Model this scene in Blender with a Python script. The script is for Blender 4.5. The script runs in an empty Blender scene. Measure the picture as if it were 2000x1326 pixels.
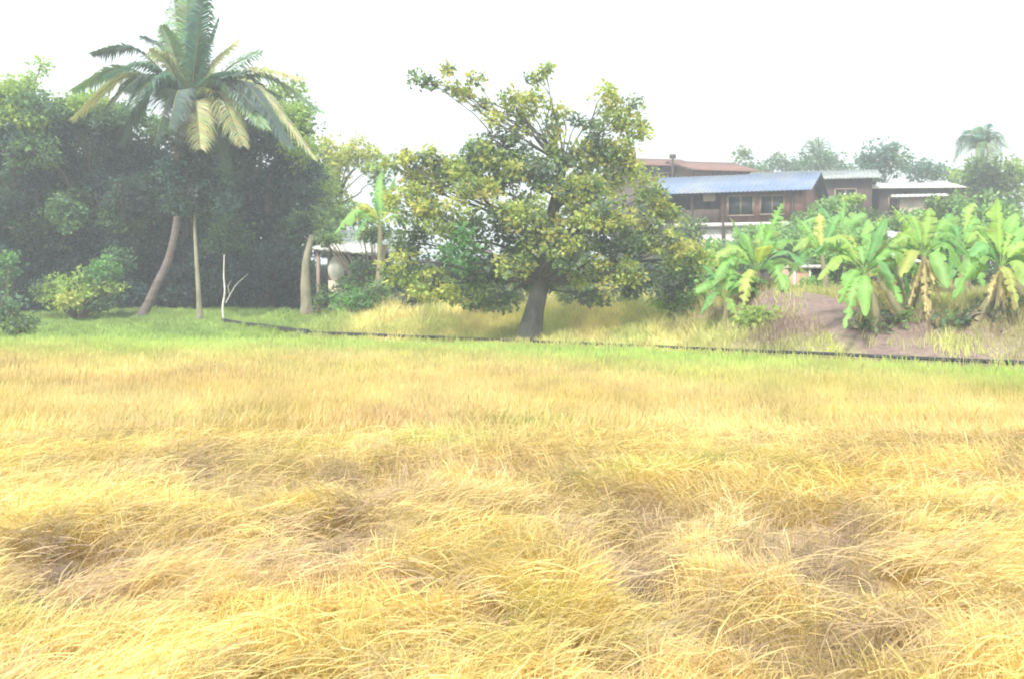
import bpy, math, random
import numpy as np
from mathutils import Vector, Matrix

random.seed(7); rng = np.random.default_rng(7)
S = bpy.context.scene
COL = S.collection

# ------------------------------------------------------------------ camera, sky, sun, exposure
F = 2144.0; CAMZ = 2.1; PITCH = math.atan((663 - 540) / F)
cam = bpy.data.objects.new('camera', bpy.data.cameras.new('camera')); COL.objects.link(cam)
cam.location = (0, 0, CAMZ); cam.rotation_euler = (math.pi / 2 - PITCH, 0, 0)
cam.data.sensor_width = 36; cam.data.lens = 36 * F / 2000; cam.data.clip_end = 3000
S.camera = cam

W = bpy.data.worlds.new('World'); S.world = W; W.use_nodes = True
nt = W.node_tree; bg = nt.nodes['Background']
SUN_EL, SUN_AZ = math.radians(50), math.radians(203)     # azimuth: from +Y clockwise
sky = nt.nodes.new('ShaderNodeTexSky'); sky.sky_type = 'NISHITA'; sky.sun_disc = False
sky.sun_elevation = SUN_EL; sky.sun_rotation = SUN_AZ; sky.air_density = 1.0; sky.dust_density = 6.0
mixn = nt.nodes.new('ShaderNodeMix'); mixn.data_type = 'RGBA'; mixn.inputs[0].default_value = 0.72
nt.links.new(sky.outputs[0], mixn.inputs[6]); mixn.inputs[7].default_value = (10.0, 11.0, 10.9, 1)
nt.links.new(mixn.outputs[2], bg.inputs[0]); bg.inputs[1].default_value = 0.085

sl = bpy.data.lights.new('sun', 'SUN'); sl.energy = 2.0; sl.angle = math.radians(8); sl.color = (1, .95, .86)
so = bpy.data.objects.new('sun', sl); COL.objects.link(so)
sd = Vector((math.sin(SUN_AZ) * math.cos(SUN_EL), math.cos(SUN_AZ) * math.cos(SUN_EL), math.sin(SUN_EL)))
so.rotation_euler = sd.to_track_quat('Z', 'Y').to_euler()
S.view_settings.view_transform = 'Standard'; S.view_settings.look = 'None'
S.view_settings.exposure = 1.4; S.view_settings.gamma = 1.0
S.render.engine = 'CYCLES'; S.cycles.filter_width = 1.9
S.cycles.max_bounces = 8; S.cycles.volume_bounces = 0; S.cycles.transparent_max_bounces = 8

# ------------------------------------------------------------------ helpers
def P(px, py, Y):
    dx = (px - 1000) / F; dy = (663 - py) / F
    d = Vector((dx, math.cos(PITCH) + dy * math.sin(PITCH), -math.sin(PITCH) + dy * math.cos(PITCH)))
    t = Y / d.y
    return Vector((d.x * t, Y, CAMZ + d.z * t))
def M_(px, Y): return px * Y / F          # picture pixels -> metres at depth Y

EX = [-60, -13.2, -5.2, 0, 4.25, 8.9, 30, 60]
EY = [29.5, 28.2, 27.7, 26.0, 22.8, 19.1, 3, -20]
def edge(x): return np.interp(x, EX, EY)
def nz(x, y, s=1.0, seed=0):
    x = np.asarray(x, float) / s; y = np.asarray(y, float) / s
    r = 0; a = 1.0; tot = 0
    rr = np.random.default_rng(1000 + seed)
    for o in range(4):
        for k in range(3):
            th = rr.uniform(0, 6.28); ph = rr.uniform(0, 6.28); f = rr.uniform(.8, 1.3) * 2 ** o
            r = r + a * np.sin((x * math.cos(th) + y * math.sin(th)) * f * 2.2 + ph + 1.3 * np.sin(f * (x * math.sin(th) - y * math.cos(th)) + ph * 2))
            tot += a
        a *= .55
    return r / tot * 1.8
def G(x, y):
    x = np.asarray(x, float); y = np.asarray(y, float)
    u = y - edge(x)
    L = np.interp(u, [0, .5, 10, 30, 80], [0, .38, .72, 1.0, 1.4])
    C = np.interp(u, [0, .5, 1.8, 5, 8, 80], [0, .36, .55, .90, 1.0, 1.4])
    R = np.interp(u, [0, .5, 1.8, 4.2, 8, 80], [0, .45, .72, 1.42, 1.6, 1.6])
    wl = np.clip((x + 6.5) / 3.0, 0, 1); wr = np.clip((x - 3.5) / 2.5, 0, 1)
    z = L * (1 - wl) + C * wl * (1 - wr) + R * wr
    m = .36 * np.exp(-((x - 6.0) / 1.5) ** 2 - ((u - 4.2) / 1.6) ** 2)
    z = z + m * (u > 0) + np.clip(u / 2, 0, 1) * .10 * nz(x, y, 3, 3) + (.04 * nz(x, y, .8, 4) + .035 * nz(x, y, .25, 5)) * np.clip(u, 0, 1)
    return z
def g(x, y): return float(G(x, y))

def tag(o, label=None, cat=None, group=None, kind=None):
    if label: o['label'] = label
    if cat: o['category'] = cat
    if group: o['group'] = group
    if kind: o['kind'] = kind
    return o
def empty(name, loc, label, cat, group=None, rz=0):
    o = bpy.data.objects.new(name, None); COL.objects.link(o); o.location = loc; o.rotation_euler = (0, 0, rz)
    o.empty_display_size = .2
    return tag(o, label, cat, group)

def npmesh(name, V, Fq, mat, parent=None, col=None, smooth=False, origin=None):
    """V (n,3); Fq list of (m,k) int arrays"""
    V = np.asarray(V, np.float32)
    if origin is None and parent is not None: origin = parent.matrix_basis.translation
    if origin is not None: V = V - np.array(origin, np.float32)
    me = bpy.data.meshes.new(name)
    me.vertices.add(len(V)); me.vertices.foreach_set('co', V.ravel())
    if not isinstance(Fq, (list, tuple)): Fq = [Fq]
    Fq = [np.asarray(f, np.int32) for f in Fq if len(f)]
    loops = np.concatenate([f.ravel() for f in Fq])
    tot = np.concatenate([np.full(len(f), f.shape[1], np.int32) for f in Fq])
    st = np.concatenate([[0], np.cumsum(tot)[:-1]]).astype(np.int32)
    me.loops.add(len(loops)); me.loops.foreach_set('vertex_index', loops)
    me.polygons.add(len(tot)); me.polygons.foreach_set('loop_start', st); me.polygons.foreach_set('loop_total', tot)
    if smooth: me.polygons.foreach_set('use_smooth', np.ones(len(tot), bool))
    if col is not None:
        a = me.color_attributes.new('Col', 'FLOAT_COLOR', 'POINT')
        c = np.ones((len(V), 4), np.float32); c[:, :3] = col
        a.data.foreach_set('color', c.ravel())
    me.update(calc_edges=True)
    me.materials.append(mat)
    o = bpy.data.objects.new(name, me); COL.objects.link(o)
    if parent is not None: o.parent = parent
    elif origin is not None: o.location = origin
    return o

class MB:                               # small mesh collector
    def __init__(s): s.v = []; s.q = {}; s.c = []
    def add(s, vs, fs, col=None):
        b = len(s.v); s.v += [tuple(v) for v in vs]
        s.c += [col or (1, 1, 1)] * len(vs)
        for f in fs: s.q.setdefault(len(f), []).append([i + b for i in f])
    def box(s, c, size, rz=0, col=None, mat4=None):
        x, y, z = (d / 2 for d in size)
        vs = [Vector((a * x, b * y, e * z)) for e in (-1, 1) for a, b in ((-1, -1), (1, -1), (1, 1), (-1, 1))]
        R = mat4 if mat4 is not None else Matrix.Rotation(rz, 4, 'Z')
        vs = [R @ v + Vector(c) for v in vs]
        s.add(vs, [(3, 2, 1, 0), (4, 5, 6, 7), (0, 1, 5, 4), (1, 2, 6, 5), (2, 3, 7, 6), (3, 0, 4, 7)], col)
    def tube(s, pts, rad, n=8, col=None, cap=True, wob=0):
        pts = [Vector(p) for p in pts]; rings = []
        for i, p in enumerate(pts):
            t = (pts[min(i + 1, len(pts) - 1)] - pts[max(i - 1, 0)]).normalized()
            a = t.cross(Vector((0, 1, .01))).normalized(); b = t.cross(a)
            r = rad[i] if hasattr(rad, '__len__') else rad
            rings.append([p + (a * math.cos(k * 2 * math.pi / n) + b * math.sin(k * 2 * math.pi / n)) * r * (1 + random.uniform(-wob, wob)) for k in range(n)])
        vs = [v for r in rings for v in r]; fs = []
        for i in range(len(pts) - 1):
            for k in range(n):
                fs.append((i * n + k, i * n + (k + 1) % n, (i + 1) * n + (k + 1) % n, (i + 1) * n + k))
        s.add(vs, fs, col)
        if cap: s.add(rings[0], [tuple(range(n))], col); s.add(rings[-1], [tuple(reversed(range(n)))], col)
    def build(s, name, mat, parent=None, smooth=False, origin=None, local=False):
        o = npmesh(name, np.array(s.v), [np.array(q) for q in s.q.values()], mat, parent, np.array(s.c), smooth,
                   origin=(0, 0, 0) if local else origin)
        return o

def smooth_path(pts, n):
    """catmull-rom through points, n samples"""
    p = [Vector(a) for a in pts]; p = [p[0] * 2 - p[1]] + p + [p[-1] * 2 - p[-2]]
    out = []
    for i in range(n):
        t = i / (n - 1) * (len(p) - 3); k = min(int(t), len(p) - 4); t -= k
        a, b, c, d = p[k:k + 4]
        out.append(0.5 * ((2 * b) + (c - a) * t + (2 * a - 5 * b + 4 * c - d) * t * t + (3 * b - a - 3 * c + d) * t ** 3))
    return out

# ------------------------------------------------------------------ materials
def nodes(name):
    m = bpy.data.materials.new(name); m.use_nodes = True; n = m.node_tree.nodes; l = m.node_tree.links
    return m, n, l, n['Principled BSDF'], n['Material Output']
def mixc(n, l, fac, a, b, mode='MIX'):
    x = n.new('ShaderNodeMix'); x.data_type = 'RGBA'; x.blend_type = mode
    for i, v in ((0, fac), (6, a), (7, b)):
        if hasattr(v, 'links'): l.new(v, x.inputs[i])
        elif i == 0: x.inputs[0].default_value = v
        else: x.inputs[i].default_value = (*v, 1)
    return x.outputs[2]
def noise(n, l, scale, detail=4, rough=.6, vec=None, lo=.35, hi=.65):
    t = n.new('ShaderNodeTexNoise'); t.inputs['Scale'].default_value = scale; t.inputs['Detail'].default_value = detail
    t.inputs['Roughness'].default_value = rough
    if vec is not None: l.new(vec, t.inputs['Vector'])
    r = n.new('ShaderNodeMapRange'); r.inputs[1].default_value = lo; r.inputs[2].default_value = hi
    l.new(t.outputs[0], r.inputs[0])
    return r.outputs[0]
def geo(n): return n.new('ShaderNodeNewGeometry').outputs['Position']
def leaf_mat(name, transl=.35, rough=.55, var=.25, nscale=3):
    m, n, l, p, out = nodes(name)
    a = n.new('ShaderNodeAttribute'); a.attribute_name = 'Col'
    f = noise(n, l, nscale, 3, vec=geo(n))
    c = mixc(n, l, f, (1 - var,) * 3, (1 + var,) * 3)
    c2 = mixc(n, l, 1.0, a.outputs['Color'], c, 'MULTIPLY')
    l.new(c2, p.inputs['Base Color']); p.inputs['Roughness'].default_value = rough
    p.inputs['Specular IOR Level'].default_value = .3
    t = n.new('ShaderNodeBsdfTranslucent'); l.new(mixc(n, l, 1, c2, (1.3, 1.35, .7), 'MULTIPLY'), t.inputs[0])
    x = n.new('ShaderNodeMixShader'); x.inputs[0].default_value = transl
    l.new(p.outputs[0], x.inputs[1]); l.new(t.outputs[0], x.inputs[2]); l.new(x.outputs[0], out.inputs[0])
    return m
def surf(name, c1, c2, scale=3, rough=.85, c3=None, bump=.0, bscale=20, stretch=None, spec=.3, metal=0):
    m, n, l, p, out = nodes(name)
    v = n.new('ShaderNodeTexCoord').outputs['Object']
    if stretch:
        mp = n.new('ShaderNodeMapping'); mp.inputs['Scale'].default_value = stretch; l.new(v, mp.inputs[0]); v = mp.outputs[0]
    c = mixc(n, l, noise(n, l, scale, 6, .65, v), c1, c2)
    if c3: c = mixc(n, l, noise(n, l, scale * .37, 5, .7, v, .5, .68), c, c3)
    l.new(c, p.inputs['Base Color']); p.inputs['Roughness'].default_value = rough
    p.inputs['Specular IOR Level'].default_value = spec; p.inputs['Metallic'].default_value = metal
    if bump:
        b = n.new('ShaderNodeBump'); b.inputs['Strength'].default_value = bump; b.inputs['Distance'].default_value = .03
        l.new(noise(n, l, bscale, 5, .6, v, .2, .8), b.inputs['Height']); l.new(b.outputs[0], p.inputs['Normal'])
    return m
def attr_mat(name, rough=.9, var=.25, scale=6, bump=.4):
    m, n, l, p, out = nodes(name)
    a = n.new('ShaderNodeAttribute'); a.attribute_name = 'Col'; g_ = geo(n)
    f = noise(n, l, scale, 6, .7, vec=g_)
    c2 = mixc(n, l, 1.0, a.outputs['Color'], mixc(n, l, f, (1 - var,) * 3, (1 + var,) * 3), 'MULTIPLY')
    l.new(c2, p.inputs['Base Color']); p.inputs['Roughness'].default_value = rough; p.inputs['Specular IOR Level'].default_value = .15
    b = n.new('ShaderNodeBump'); b.inputs['Strength'].default_value = bump; b.inputs['Distance'].default_value = .05
    l.new(noise(n, l, scale * 4, 5, .7, g_, .2, .8), b.inputs['Height']); l.new(b.outputs[0], p.inputs['Normal'])
    return m

MAT = dict(
    foliage=leaf_mat('foliage', .45), rice=leaf_mat('rice_straw', .3, .6, .18, 1.2), grass=leaf_mat('grass_blades', .3, .7, .25, .8),
    banana=leaf_mat('banana_leaf', .4, .45, .15, 2), palm=leaf_mat('palm_leaf', .25, .45, .2, 1.5),
    soil=attr_mat('soil'), bark=surf('bark', (.17, .13, .10), (.30, .25, .20), 5, .9, (.10, .10, .085), .8, 14, (1, 1, .35)),
    darkbark=surf('dark_bark', (.10, .10, .09), (.18, .17, .155), 5, .9, (.07, .075, .07), .8, 14, (1, 1, .35)),
    palebark=surf('pale_bark', (.22, .20, .14), (.40, .37, .26), 4, .9, (.13, .11, .09), .5, 18, (1, 1, .4)),
    palmbark=surf('palm_bark', (.13, .105, .10), (.24, .20, .19), 4, .9, (.2, .16, .14), .7, 8, (.4, .4, 3)),
    white_stake=surf('lichen_white_wood', (.62, .6, .55), (.85, .83, .78), 8, .8, (.35, .3, .25), .4, 25),
    stem=surf('banana_stem', (.22, .22, .12), (.36, .30, .18), 3, .7, (.13, .09, .06), .3, 10, (3, 3, .5)),
    dry=leaf_mat('dry_leaf', .25, .8, .3, 5),
    blue_roof=surf('blue_metal_roof', (.13, .18, .30), (.18, .24, .36), 1.2, .6, (.27, .28, .29), 0, 1, (1, 1, 1), .5),
    grey_roof=surf('grey_tile_roof', (.22, .25, .25), (.34, .37, .35), 1.5, .8, (.17, .18, .19), .4, 9),
    red_roof=surf('red_tile_roof', (.19, .10, .085), (.27, .15, .12), 1.5, .8, (.13, .09, .085), .4, 9),
    white_roof=surf('white_metal_roof', (.55, .53, .50), (.68, .66, .62), 1.5, .5, (.5, .42, .36)),
    darkwood=surf('dark_wood', (.085, .06, .055), (.14, .10, .085), 2, .8, (.06, .045, .045), .4, 8, (6, 6, .6)),
    redwood=surf('red_brown_wood', (.22, .11, .085), (.32, .17, .13), 2, .8, (.16, .09, .08), .4, 8, (6, 6, .6)),
    cream=surf('cream_plaster', (.55, .48, .36), (.68, .60, .46), 1.5, .9, (.4, .33, .26), .2, 10),
    whitewall=surf('white_plaster', (.62, .60, .56), (.76, .74, .70), 1.5, .9, (.45, .42, .38), .2, 10),
    brick=surf('tan_block', (.45, .27, .18), (.58, .38, .27), 3, .9, (.4, .3, .22), .3, 10),
    glass=surf('dark_glass', (.03, .045, .045), (.05, .07, .06), 2, .15, spec=.6),
    frame=surf('window_frame', (.25, .18, .14), (.35, .26, .2), 3, .7),
    black_line=surf('plain_black', (.012, .013, .016), (.03, .032, .036), 3, .5, (.05, .055, .065), spec=.3),
    jar=surf('glazed_jar', (.62, .60, .52), (.74, .72, .64), 3, .5, (.5, .48, .4)),
    coconut=surf('coconut_husk', (.25, .20, .06), (.35, .30, .1), 4, .6, (.2, .12, .05)),
)
def tile_roof_detail(m, scale):     # row lines of roof sheets as bump
    n = m.node_tree.nodes; l = m.node_tree.links; p = n['Principled BSDF']
    w = n.new('ShaderNodeTexWave'); w.inputs['Scale'].default_value = scale; w.bands_direction = 'X'
    l.new(n.new('ShaderNodeTexCoord').outputs['Object'], w.inputs['Vector'])
    b = n.new('ShaderNodeBump'); b.inputs['Strength'].default_value = .7; b.inputs['Distance'].default_value = .04
    l.new(w.outputs['Fac'], b.inputs['Height']); l.new(b.outputs[0], p.inputs['Normal'])
for k in ('blue_roof', 'white_roof', 'red_roof', 'grey_roof'): tile_roof_detail(MAT[k], 1.6)

# ------------------------------------------------------------------ ground
def ground():
    xs = np.concatenate([np.linspace(-600, -45, 12), np.linspace(-40, -16, 30), np.linspace(-15.5, 15.5, 160), np.linspace(16, 60, 40), np.linspace(70, 600, 12)])
    us = np.concatenate([[-300, -150, -60, -30], np.linspace(-26, -1, 26), np.linspace(-.6, 14, 100), np.linspace(15, 45, 30), np.array([60, 80, 120, 200, 400, 900, 1800])])
    X, U = np.meshgrid(xs, us); Y = U + edge(X); Z = G(X, Y)
    Z = np.where(U < 0, 0.0, Z)
    n = nz(X, Y, 2, 9); n2 = nz(X, Y, .7, 10)
    soil = np.array([.23, .165, .15]); gr = np.array([.2, .26, .09]); dry = np.array([.42, .36, .17]); mud = np.array([.12, .09, .05])
    wl = np.clip((X + 7) / 3.0, 0, 1)[..., None]
    t = np.clip(.5 + n * .6, 0, 1)[..., None]
    c = gr * (1 - wl) + (dry * t + gr * (1 - t)) * wl
    ms = np.clip(1.3 * np.exp(-((X - 6.2) / 2.0) ** 2 - ((U - 3.4) / 2.4) ** 2) + .8 * (X > 7) * np.exp(-((U - 2.0) / 2.6) ** 2) + n2 * .25 - .1, 0, 1)[..., None]
    c = c * (1 - ms) + soil * ms
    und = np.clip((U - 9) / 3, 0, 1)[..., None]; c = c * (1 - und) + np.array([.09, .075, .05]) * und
    c = np.where((U < 0)[..., None], mud, c)
    nx, ny = len(xs), len(us); idx = np.arange(nx * ny).reshape(ny, nx)
    f = np.stack([idx[:-1, :-1], idx[:-1, 1:], idx[1:, 1:], idx[1:, :-1]], -1).reshape(-1, 4)
    o = npmesh('ground', np.stack([X, Y, Z], -1).reshape(-1, 3), f, MAT['soil'], col=c.reshape(-1, 3), smooth=True)
    tag(o, 'grassy bank and bare earth behind the rice field', 'ground', kind='structure')
ground()

# ------------------------------------------------------------------ rice field
HOLES = []      # (x, y, rx, ry, depth) hollows in the lodged crop
for px, py, rx, ry, d in [(135, 1090, 32, 42, 1), (1700, 1235, 36, 42, 1), (1290, 1150, 34, 55, .9), (1232, 1060, 50, 60, .55), (655, 1040, 50, 34, .7), (405, 915, 45, 22, .45),
                          (730, 935, 55, 30, .45), (1300, 985, 60, 40, .55), (1570, 1035, 45, 34, .7), (1480, 1090, 40, 20, .6), (1600, 1110, 45, 16, .7), (1740, 1130, 55, 18, .9),
                          (540, 940, 60, 30, .4), (1380, 1250, 34, 18, .8), (1565, 1275, 50, 25, .6), (320, 1075, 32, 34, .5), (850, 1145, 28, 16, .8), (1020, 905, 50, 30, .3),
                          (220, 1080, 25, 60, .5), (210, 1190, 40, 18, .6), (970, 1210, 30, 14, .6), (1850, 1200, 60, 25, .35), (430, 1080, 30, 30, .5), (1660, 1170, 30, 25, .7), (630, 1100, 20, 14, .7), (1120, 1000, 60, 40, .25)]:
    Y = (CAMZ - .5) * F / (py - 540)
    HOLES.append(((px - 1000) / F * Y, Y, M_(rx, Y) * 1.5 + .04, M_(ry, Y) * 2.6 * (Y / 5.5) + .12, d))
def holes(x, y):
    h = 0
    for a, b, rx, ry, d in HOLES:
        q = ((x - a) / rx) ** 2 + ((y - b) / ry) ** 2
        h = np.maximum(h, d * np.exp(-q ** 1.3))
    return h
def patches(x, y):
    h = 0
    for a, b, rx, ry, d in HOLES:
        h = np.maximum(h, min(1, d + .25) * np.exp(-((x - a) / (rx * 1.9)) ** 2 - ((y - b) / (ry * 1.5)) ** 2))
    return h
def gaps(x, y):
    near = np.clip((11.5 - y) / 3, 0, 1)
    sm = np.clip((nz(x, y * .5, .13, 70) + .45 * nz(x, y, .9, 71) - .38) * 5, 0, 1) * near
    return np.maximum(holes(x, y), sm)
def canopy(x, y):
    near = np.clip((13 - y) / 5, 0, 1)
    return .5 + .025 * nz(x, y, 2.2, 20) * (1 - .0 * near) + near * .035 * nz(x, y, .35, 21) - .36 * gaps(x, y)
def rice_col(x, y, n):
    u = y - edge(x)
    base = np.array([.58, .44, .15]); pale = np.array([.68, .545, .26]); och = np.array([.52, .35, .17]); green = np.array([.40, .54, .13]); rose = np.array([.46, .33, .21])
    t = np.clip(.5 + .5 * nz(x, y, 1.6, 31) + rng.normal(0, .25, n), 0, 1)[:, None]
    c = base * (1 - t) + pale * t
    o = np.clip(nz(x, y, 2.6, 32) * .9 - .2 + rng.normal(0, .2, n), 0, .8)[:, None]; c = c * (1 - o) + och * o
    r = np.clip((nz(x, y, .9, 33) - .25) * np.clip((12 - y) / 4, 0, 1) + rng.normal(0, .12, n), 0, .7)[:, None]; c = c * (1 - r) + rose * r
    gg = np.clip(np.interp(u, [-10, -6, -3, -1], [0, .2, .7, 1]) + .4 * nz(x, y * .5, 2.2, 34) * np.interp(u, [-11, -6, 0], [0, 1, .6]), 0, 1)
    gn = np.clip((nz(x, y, 1.1, 35) - .55) * .8, 0, .35)
    gg = np.clip(np.maximum(gg, gn) + rng.normal(0, .06, n), 0, 1)[:, None]
    c = c * (1 - gg) + green * gg
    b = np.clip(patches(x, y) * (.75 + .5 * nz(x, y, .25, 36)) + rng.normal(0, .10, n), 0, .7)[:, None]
    hollow_shade = np.array([.31, .22, .215]); c = c * (1 - b) + hollow_shade * b  # straw darkened around the hollows: their shade put into the blade colour
    w = np.clip(nz(x, y * .7, .3, 37) * 1.5 - .7 + rng.normal(0, .15, n), 0, .55)[:, None] * np.clip((12.5 - y) / 3, 0, 1)[:, None]
    c = c * (1 - w) + np.array([.40, .29, .23]) * w
    return c * np.interp(y, [8.5, 12.5], [1.20, .90])[:, None]
def strips(Pth, Wd, side, name, mat, col, **kw):
    n, k, _ = Pth.shape
    A = Pth - side * Wd[..., None] / 2; B = Pth + side * Wd[..., None] / 2
    V = np.stack([A, B], 2).reshape(-1, 3)                                  # n,k,2
    b = (np.arange(n) * k * 2)[:, None] + (np.arange(k - 1) * 2)[None]
    f = np.stack([b, b + 1, b + 3, b + 2], -1).reshape(-1, 4)
    return npmesh(name, V, f, mat, col=np.repeat(col, k * 2, 0), **kw)
def field():
    # litter and stalk bases between the plants
    xs = np.linspace(-15, 15, 560); us = np.linspace(0, 1, 420) ** 1.9
    X, T = np.meshgrid(xs, us); E = edge(X) - .05; Y = 2.2 + T * (E - 2.2)
    H = canopy(X, Y) - .17 + .035 * nz(X, Y, .25, 40) * np.clip((14 - Y) / 6, 0, 1); H = np.maximum(H, .03)
    H = np.where(T > .999, .05, H)
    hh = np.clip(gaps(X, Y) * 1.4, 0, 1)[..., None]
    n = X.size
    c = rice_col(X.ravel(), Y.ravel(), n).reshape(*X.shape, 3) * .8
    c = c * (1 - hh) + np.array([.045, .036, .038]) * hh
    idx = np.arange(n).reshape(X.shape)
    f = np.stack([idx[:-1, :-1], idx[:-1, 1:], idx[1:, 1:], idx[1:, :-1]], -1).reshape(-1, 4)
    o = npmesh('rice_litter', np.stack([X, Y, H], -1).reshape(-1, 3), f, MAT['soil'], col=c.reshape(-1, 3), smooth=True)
    tag(o, 'matted straw and stalk bases under the ripe rice', 'straw', kind='stuff')
    # plants
    Ps, Ws, Ss, Cs = [], [], [], []
    for (y0, y1, N, wid, ln) in [(3.4, 6.5, 190000, .0033, .27), (6.5, 10.5, 190000, .0045, .27), (10.5, 17, 200000, .0065, .30), (17, 29, 200000, .011, .32)]:
        y = np.sqrt(rng.uniform(y0 ** 2, y1 ** 2, N)); x = rng.uniform(-.6, .6, N) * y + rng.normal(0, .3, N)
        keep = (y < edge(x) - .02) & (rng.uniform(0, 1, N) > np.clip(gaps(x, y) * 1.3, 0, .98)); x, y = x[keep], y[keep]; n = len(x)
        lodge = np.clip((15 - y) / 7, 0, 1) * np.clip(.75 + .35 * nz(x, y, 1.3, 50), .25, 1)
        th = 1.25 + .95 * nz(x, y, 2.4, 51) + .6 * nz(x, y, .5, 52) + rng.normal(0, .8, n) + .10 * x + (rng.uniform(0, 1, n) < .12) * rng.uniform(-3.1, 3.1, n)
        # swirls: stems combed outwards from (and around) the flattened places
        for cx, cy, r, tw in [(P(1090, 1150, 5).x * 1.1, 5.7, 1.0, 0.1), (1.9, 6.2, 1.1, -.9), (-2.3, 6.3, .9, 1.2), (-.9, 7.8, .9, .5)]:
            w = np.exp(-(((x - cx) ** 2 + (y - cy) ** 2) / r ** 2)); a = np.arctan2(y - cy, x - cx) + tw
            th = th + w * ((a - th + np.pi) % (2 * np.pi) - np.pi)
        L = ln * rng.uniform(.7, 1.25, n)
        K = 5; s = np.linspace(0, 1, K)[None]
        top = canopy(x, y) + rng.normal(0, .035, n)
        root = top - .24
        # height rises quickly then the blade lies over; horizontal runs out along th
        hz = (1 - lodge)[:, None] * .18 * s ** 1.5 + lodge[:, None] * (.25 * s + .6 * s ** 2)
        arc = np.sin(np.minimum(s * (1.2 + .55 * lodge[:, None]), 1.75))
        jit = rng.normal(0, .05, (n, 1)) * s ** 2
        Z = root[:, None] + (.25 + rng.normal(0, .03, (n, 1))) * arc + jit
        Hd = hz * L[:, None]
        bend = th[:, None] + rng.normal(0, .25, (n, 1)) * s
        Xp = x[:, None] + np.cos(bend) * Hd; Yp = y[:, None] + np.sin(bend) * Hd
        path = np.stack([Xp, Yp, np.maximum(Z, .02)], -1)
        hp = np.maximum.reduce([gaps(path[:, k, 0], path[:, k, 1]) for k in (0, 2, 3, 4)])
        kp = rng.uniform(0, 1, n) > np.clip(hp * 1.35, 0, .985)
        path, th, lodge, x, y, L = path[kp], th[kp], lodge[kp], x[kp], y[kp], L[kp]; n = len(x)
        pan = rng.uniform(0, 1, n) < .35                       # grain heads are thicker at the tip
        prof = np.where(pan[:, None], np.array([.5, .6, .9, 1.6, .9])[None], np.array([1, 1, .9, .65, .12])[None])
        Wd = wid * rng.uniform(.7, 1.4, n)[:, None] * prof
        ra = rng.uniform(0, np.pi, n) * .5 + .2
        side = np.stack([-np.sin(th) * np.cos(ra) + 0 * ra, np.cos(th) * np.cos(ra), np.sin(ra)], -1)
        flat = np.stack([np.ones(n), np.zeros(n), rng.normal(0, .4, n)], -1)
        side = side * lodge[:, None] + flat * (1 - lodge[:, None]); side /= np.linalg.norm(side, axis=1, keepdims=True)
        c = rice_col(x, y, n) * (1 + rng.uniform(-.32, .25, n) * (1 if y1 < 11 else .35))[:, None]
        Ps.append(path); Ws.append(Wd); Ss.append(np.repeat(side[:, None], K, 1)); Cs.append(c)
    # loose straight straws lying across the others
    N = 42000; y = np.sqrt(rng.uniform(3.4 ** 2, 11 ** 2, N)); x = rng.uniform(-.55, .55, N) * y; kp = rng.uniform(0, 1, N) > gaps(x, y) * .8; x, y = x[kp], y[kp]; n = len(x)
    th = 1.25 + .95 * nz(x, y, 2.4, 51) + rng.normal(0, .9, n); L = rng.uniform(.15, .5, n); K = 5; sv = np.linspace(-.5, .5, K)[None]
    z0 = canopy(x, y) + .035 + rng.normal(0, .02, n); tilt = rng.normal(.12, .28, n)
    path = np.stack([x[:, None] + np.cos(th)[:, None] * L[:, None] * sv, y[:, None] + np.sin(th)[:, None] * L[:, None] * sv, z0[:, None] + (tilt * L)[:, None] * sv - (.10 * L)[:, None] * sv ** 2 * 4], -1)
    sd2 = np.stack([-np.sin(th) * .6, np.cos(th) * .6, np.full(n, .8)], -1); sd2 /= np.linalg.norm(sd2, axis=1, keepdims=True)
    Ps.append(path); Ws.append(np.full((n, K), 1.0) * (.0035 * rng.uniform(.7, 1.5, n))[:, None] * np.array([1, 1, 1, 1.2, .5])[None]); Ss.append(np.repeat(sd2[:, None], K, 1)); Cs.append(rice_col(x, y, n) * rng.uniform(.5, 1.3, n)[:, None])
    o = strips(np.concatenate(Ps), np.concatenate(Ws), np.concatenate(Ss), 'rice_crop', MAT['rice'], np.concatenate(Cs))
    tag(o, 'ripe golden rice crop, blown flat in swirls in the foreground', 'rice', kind='stuff')
field()

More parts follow.
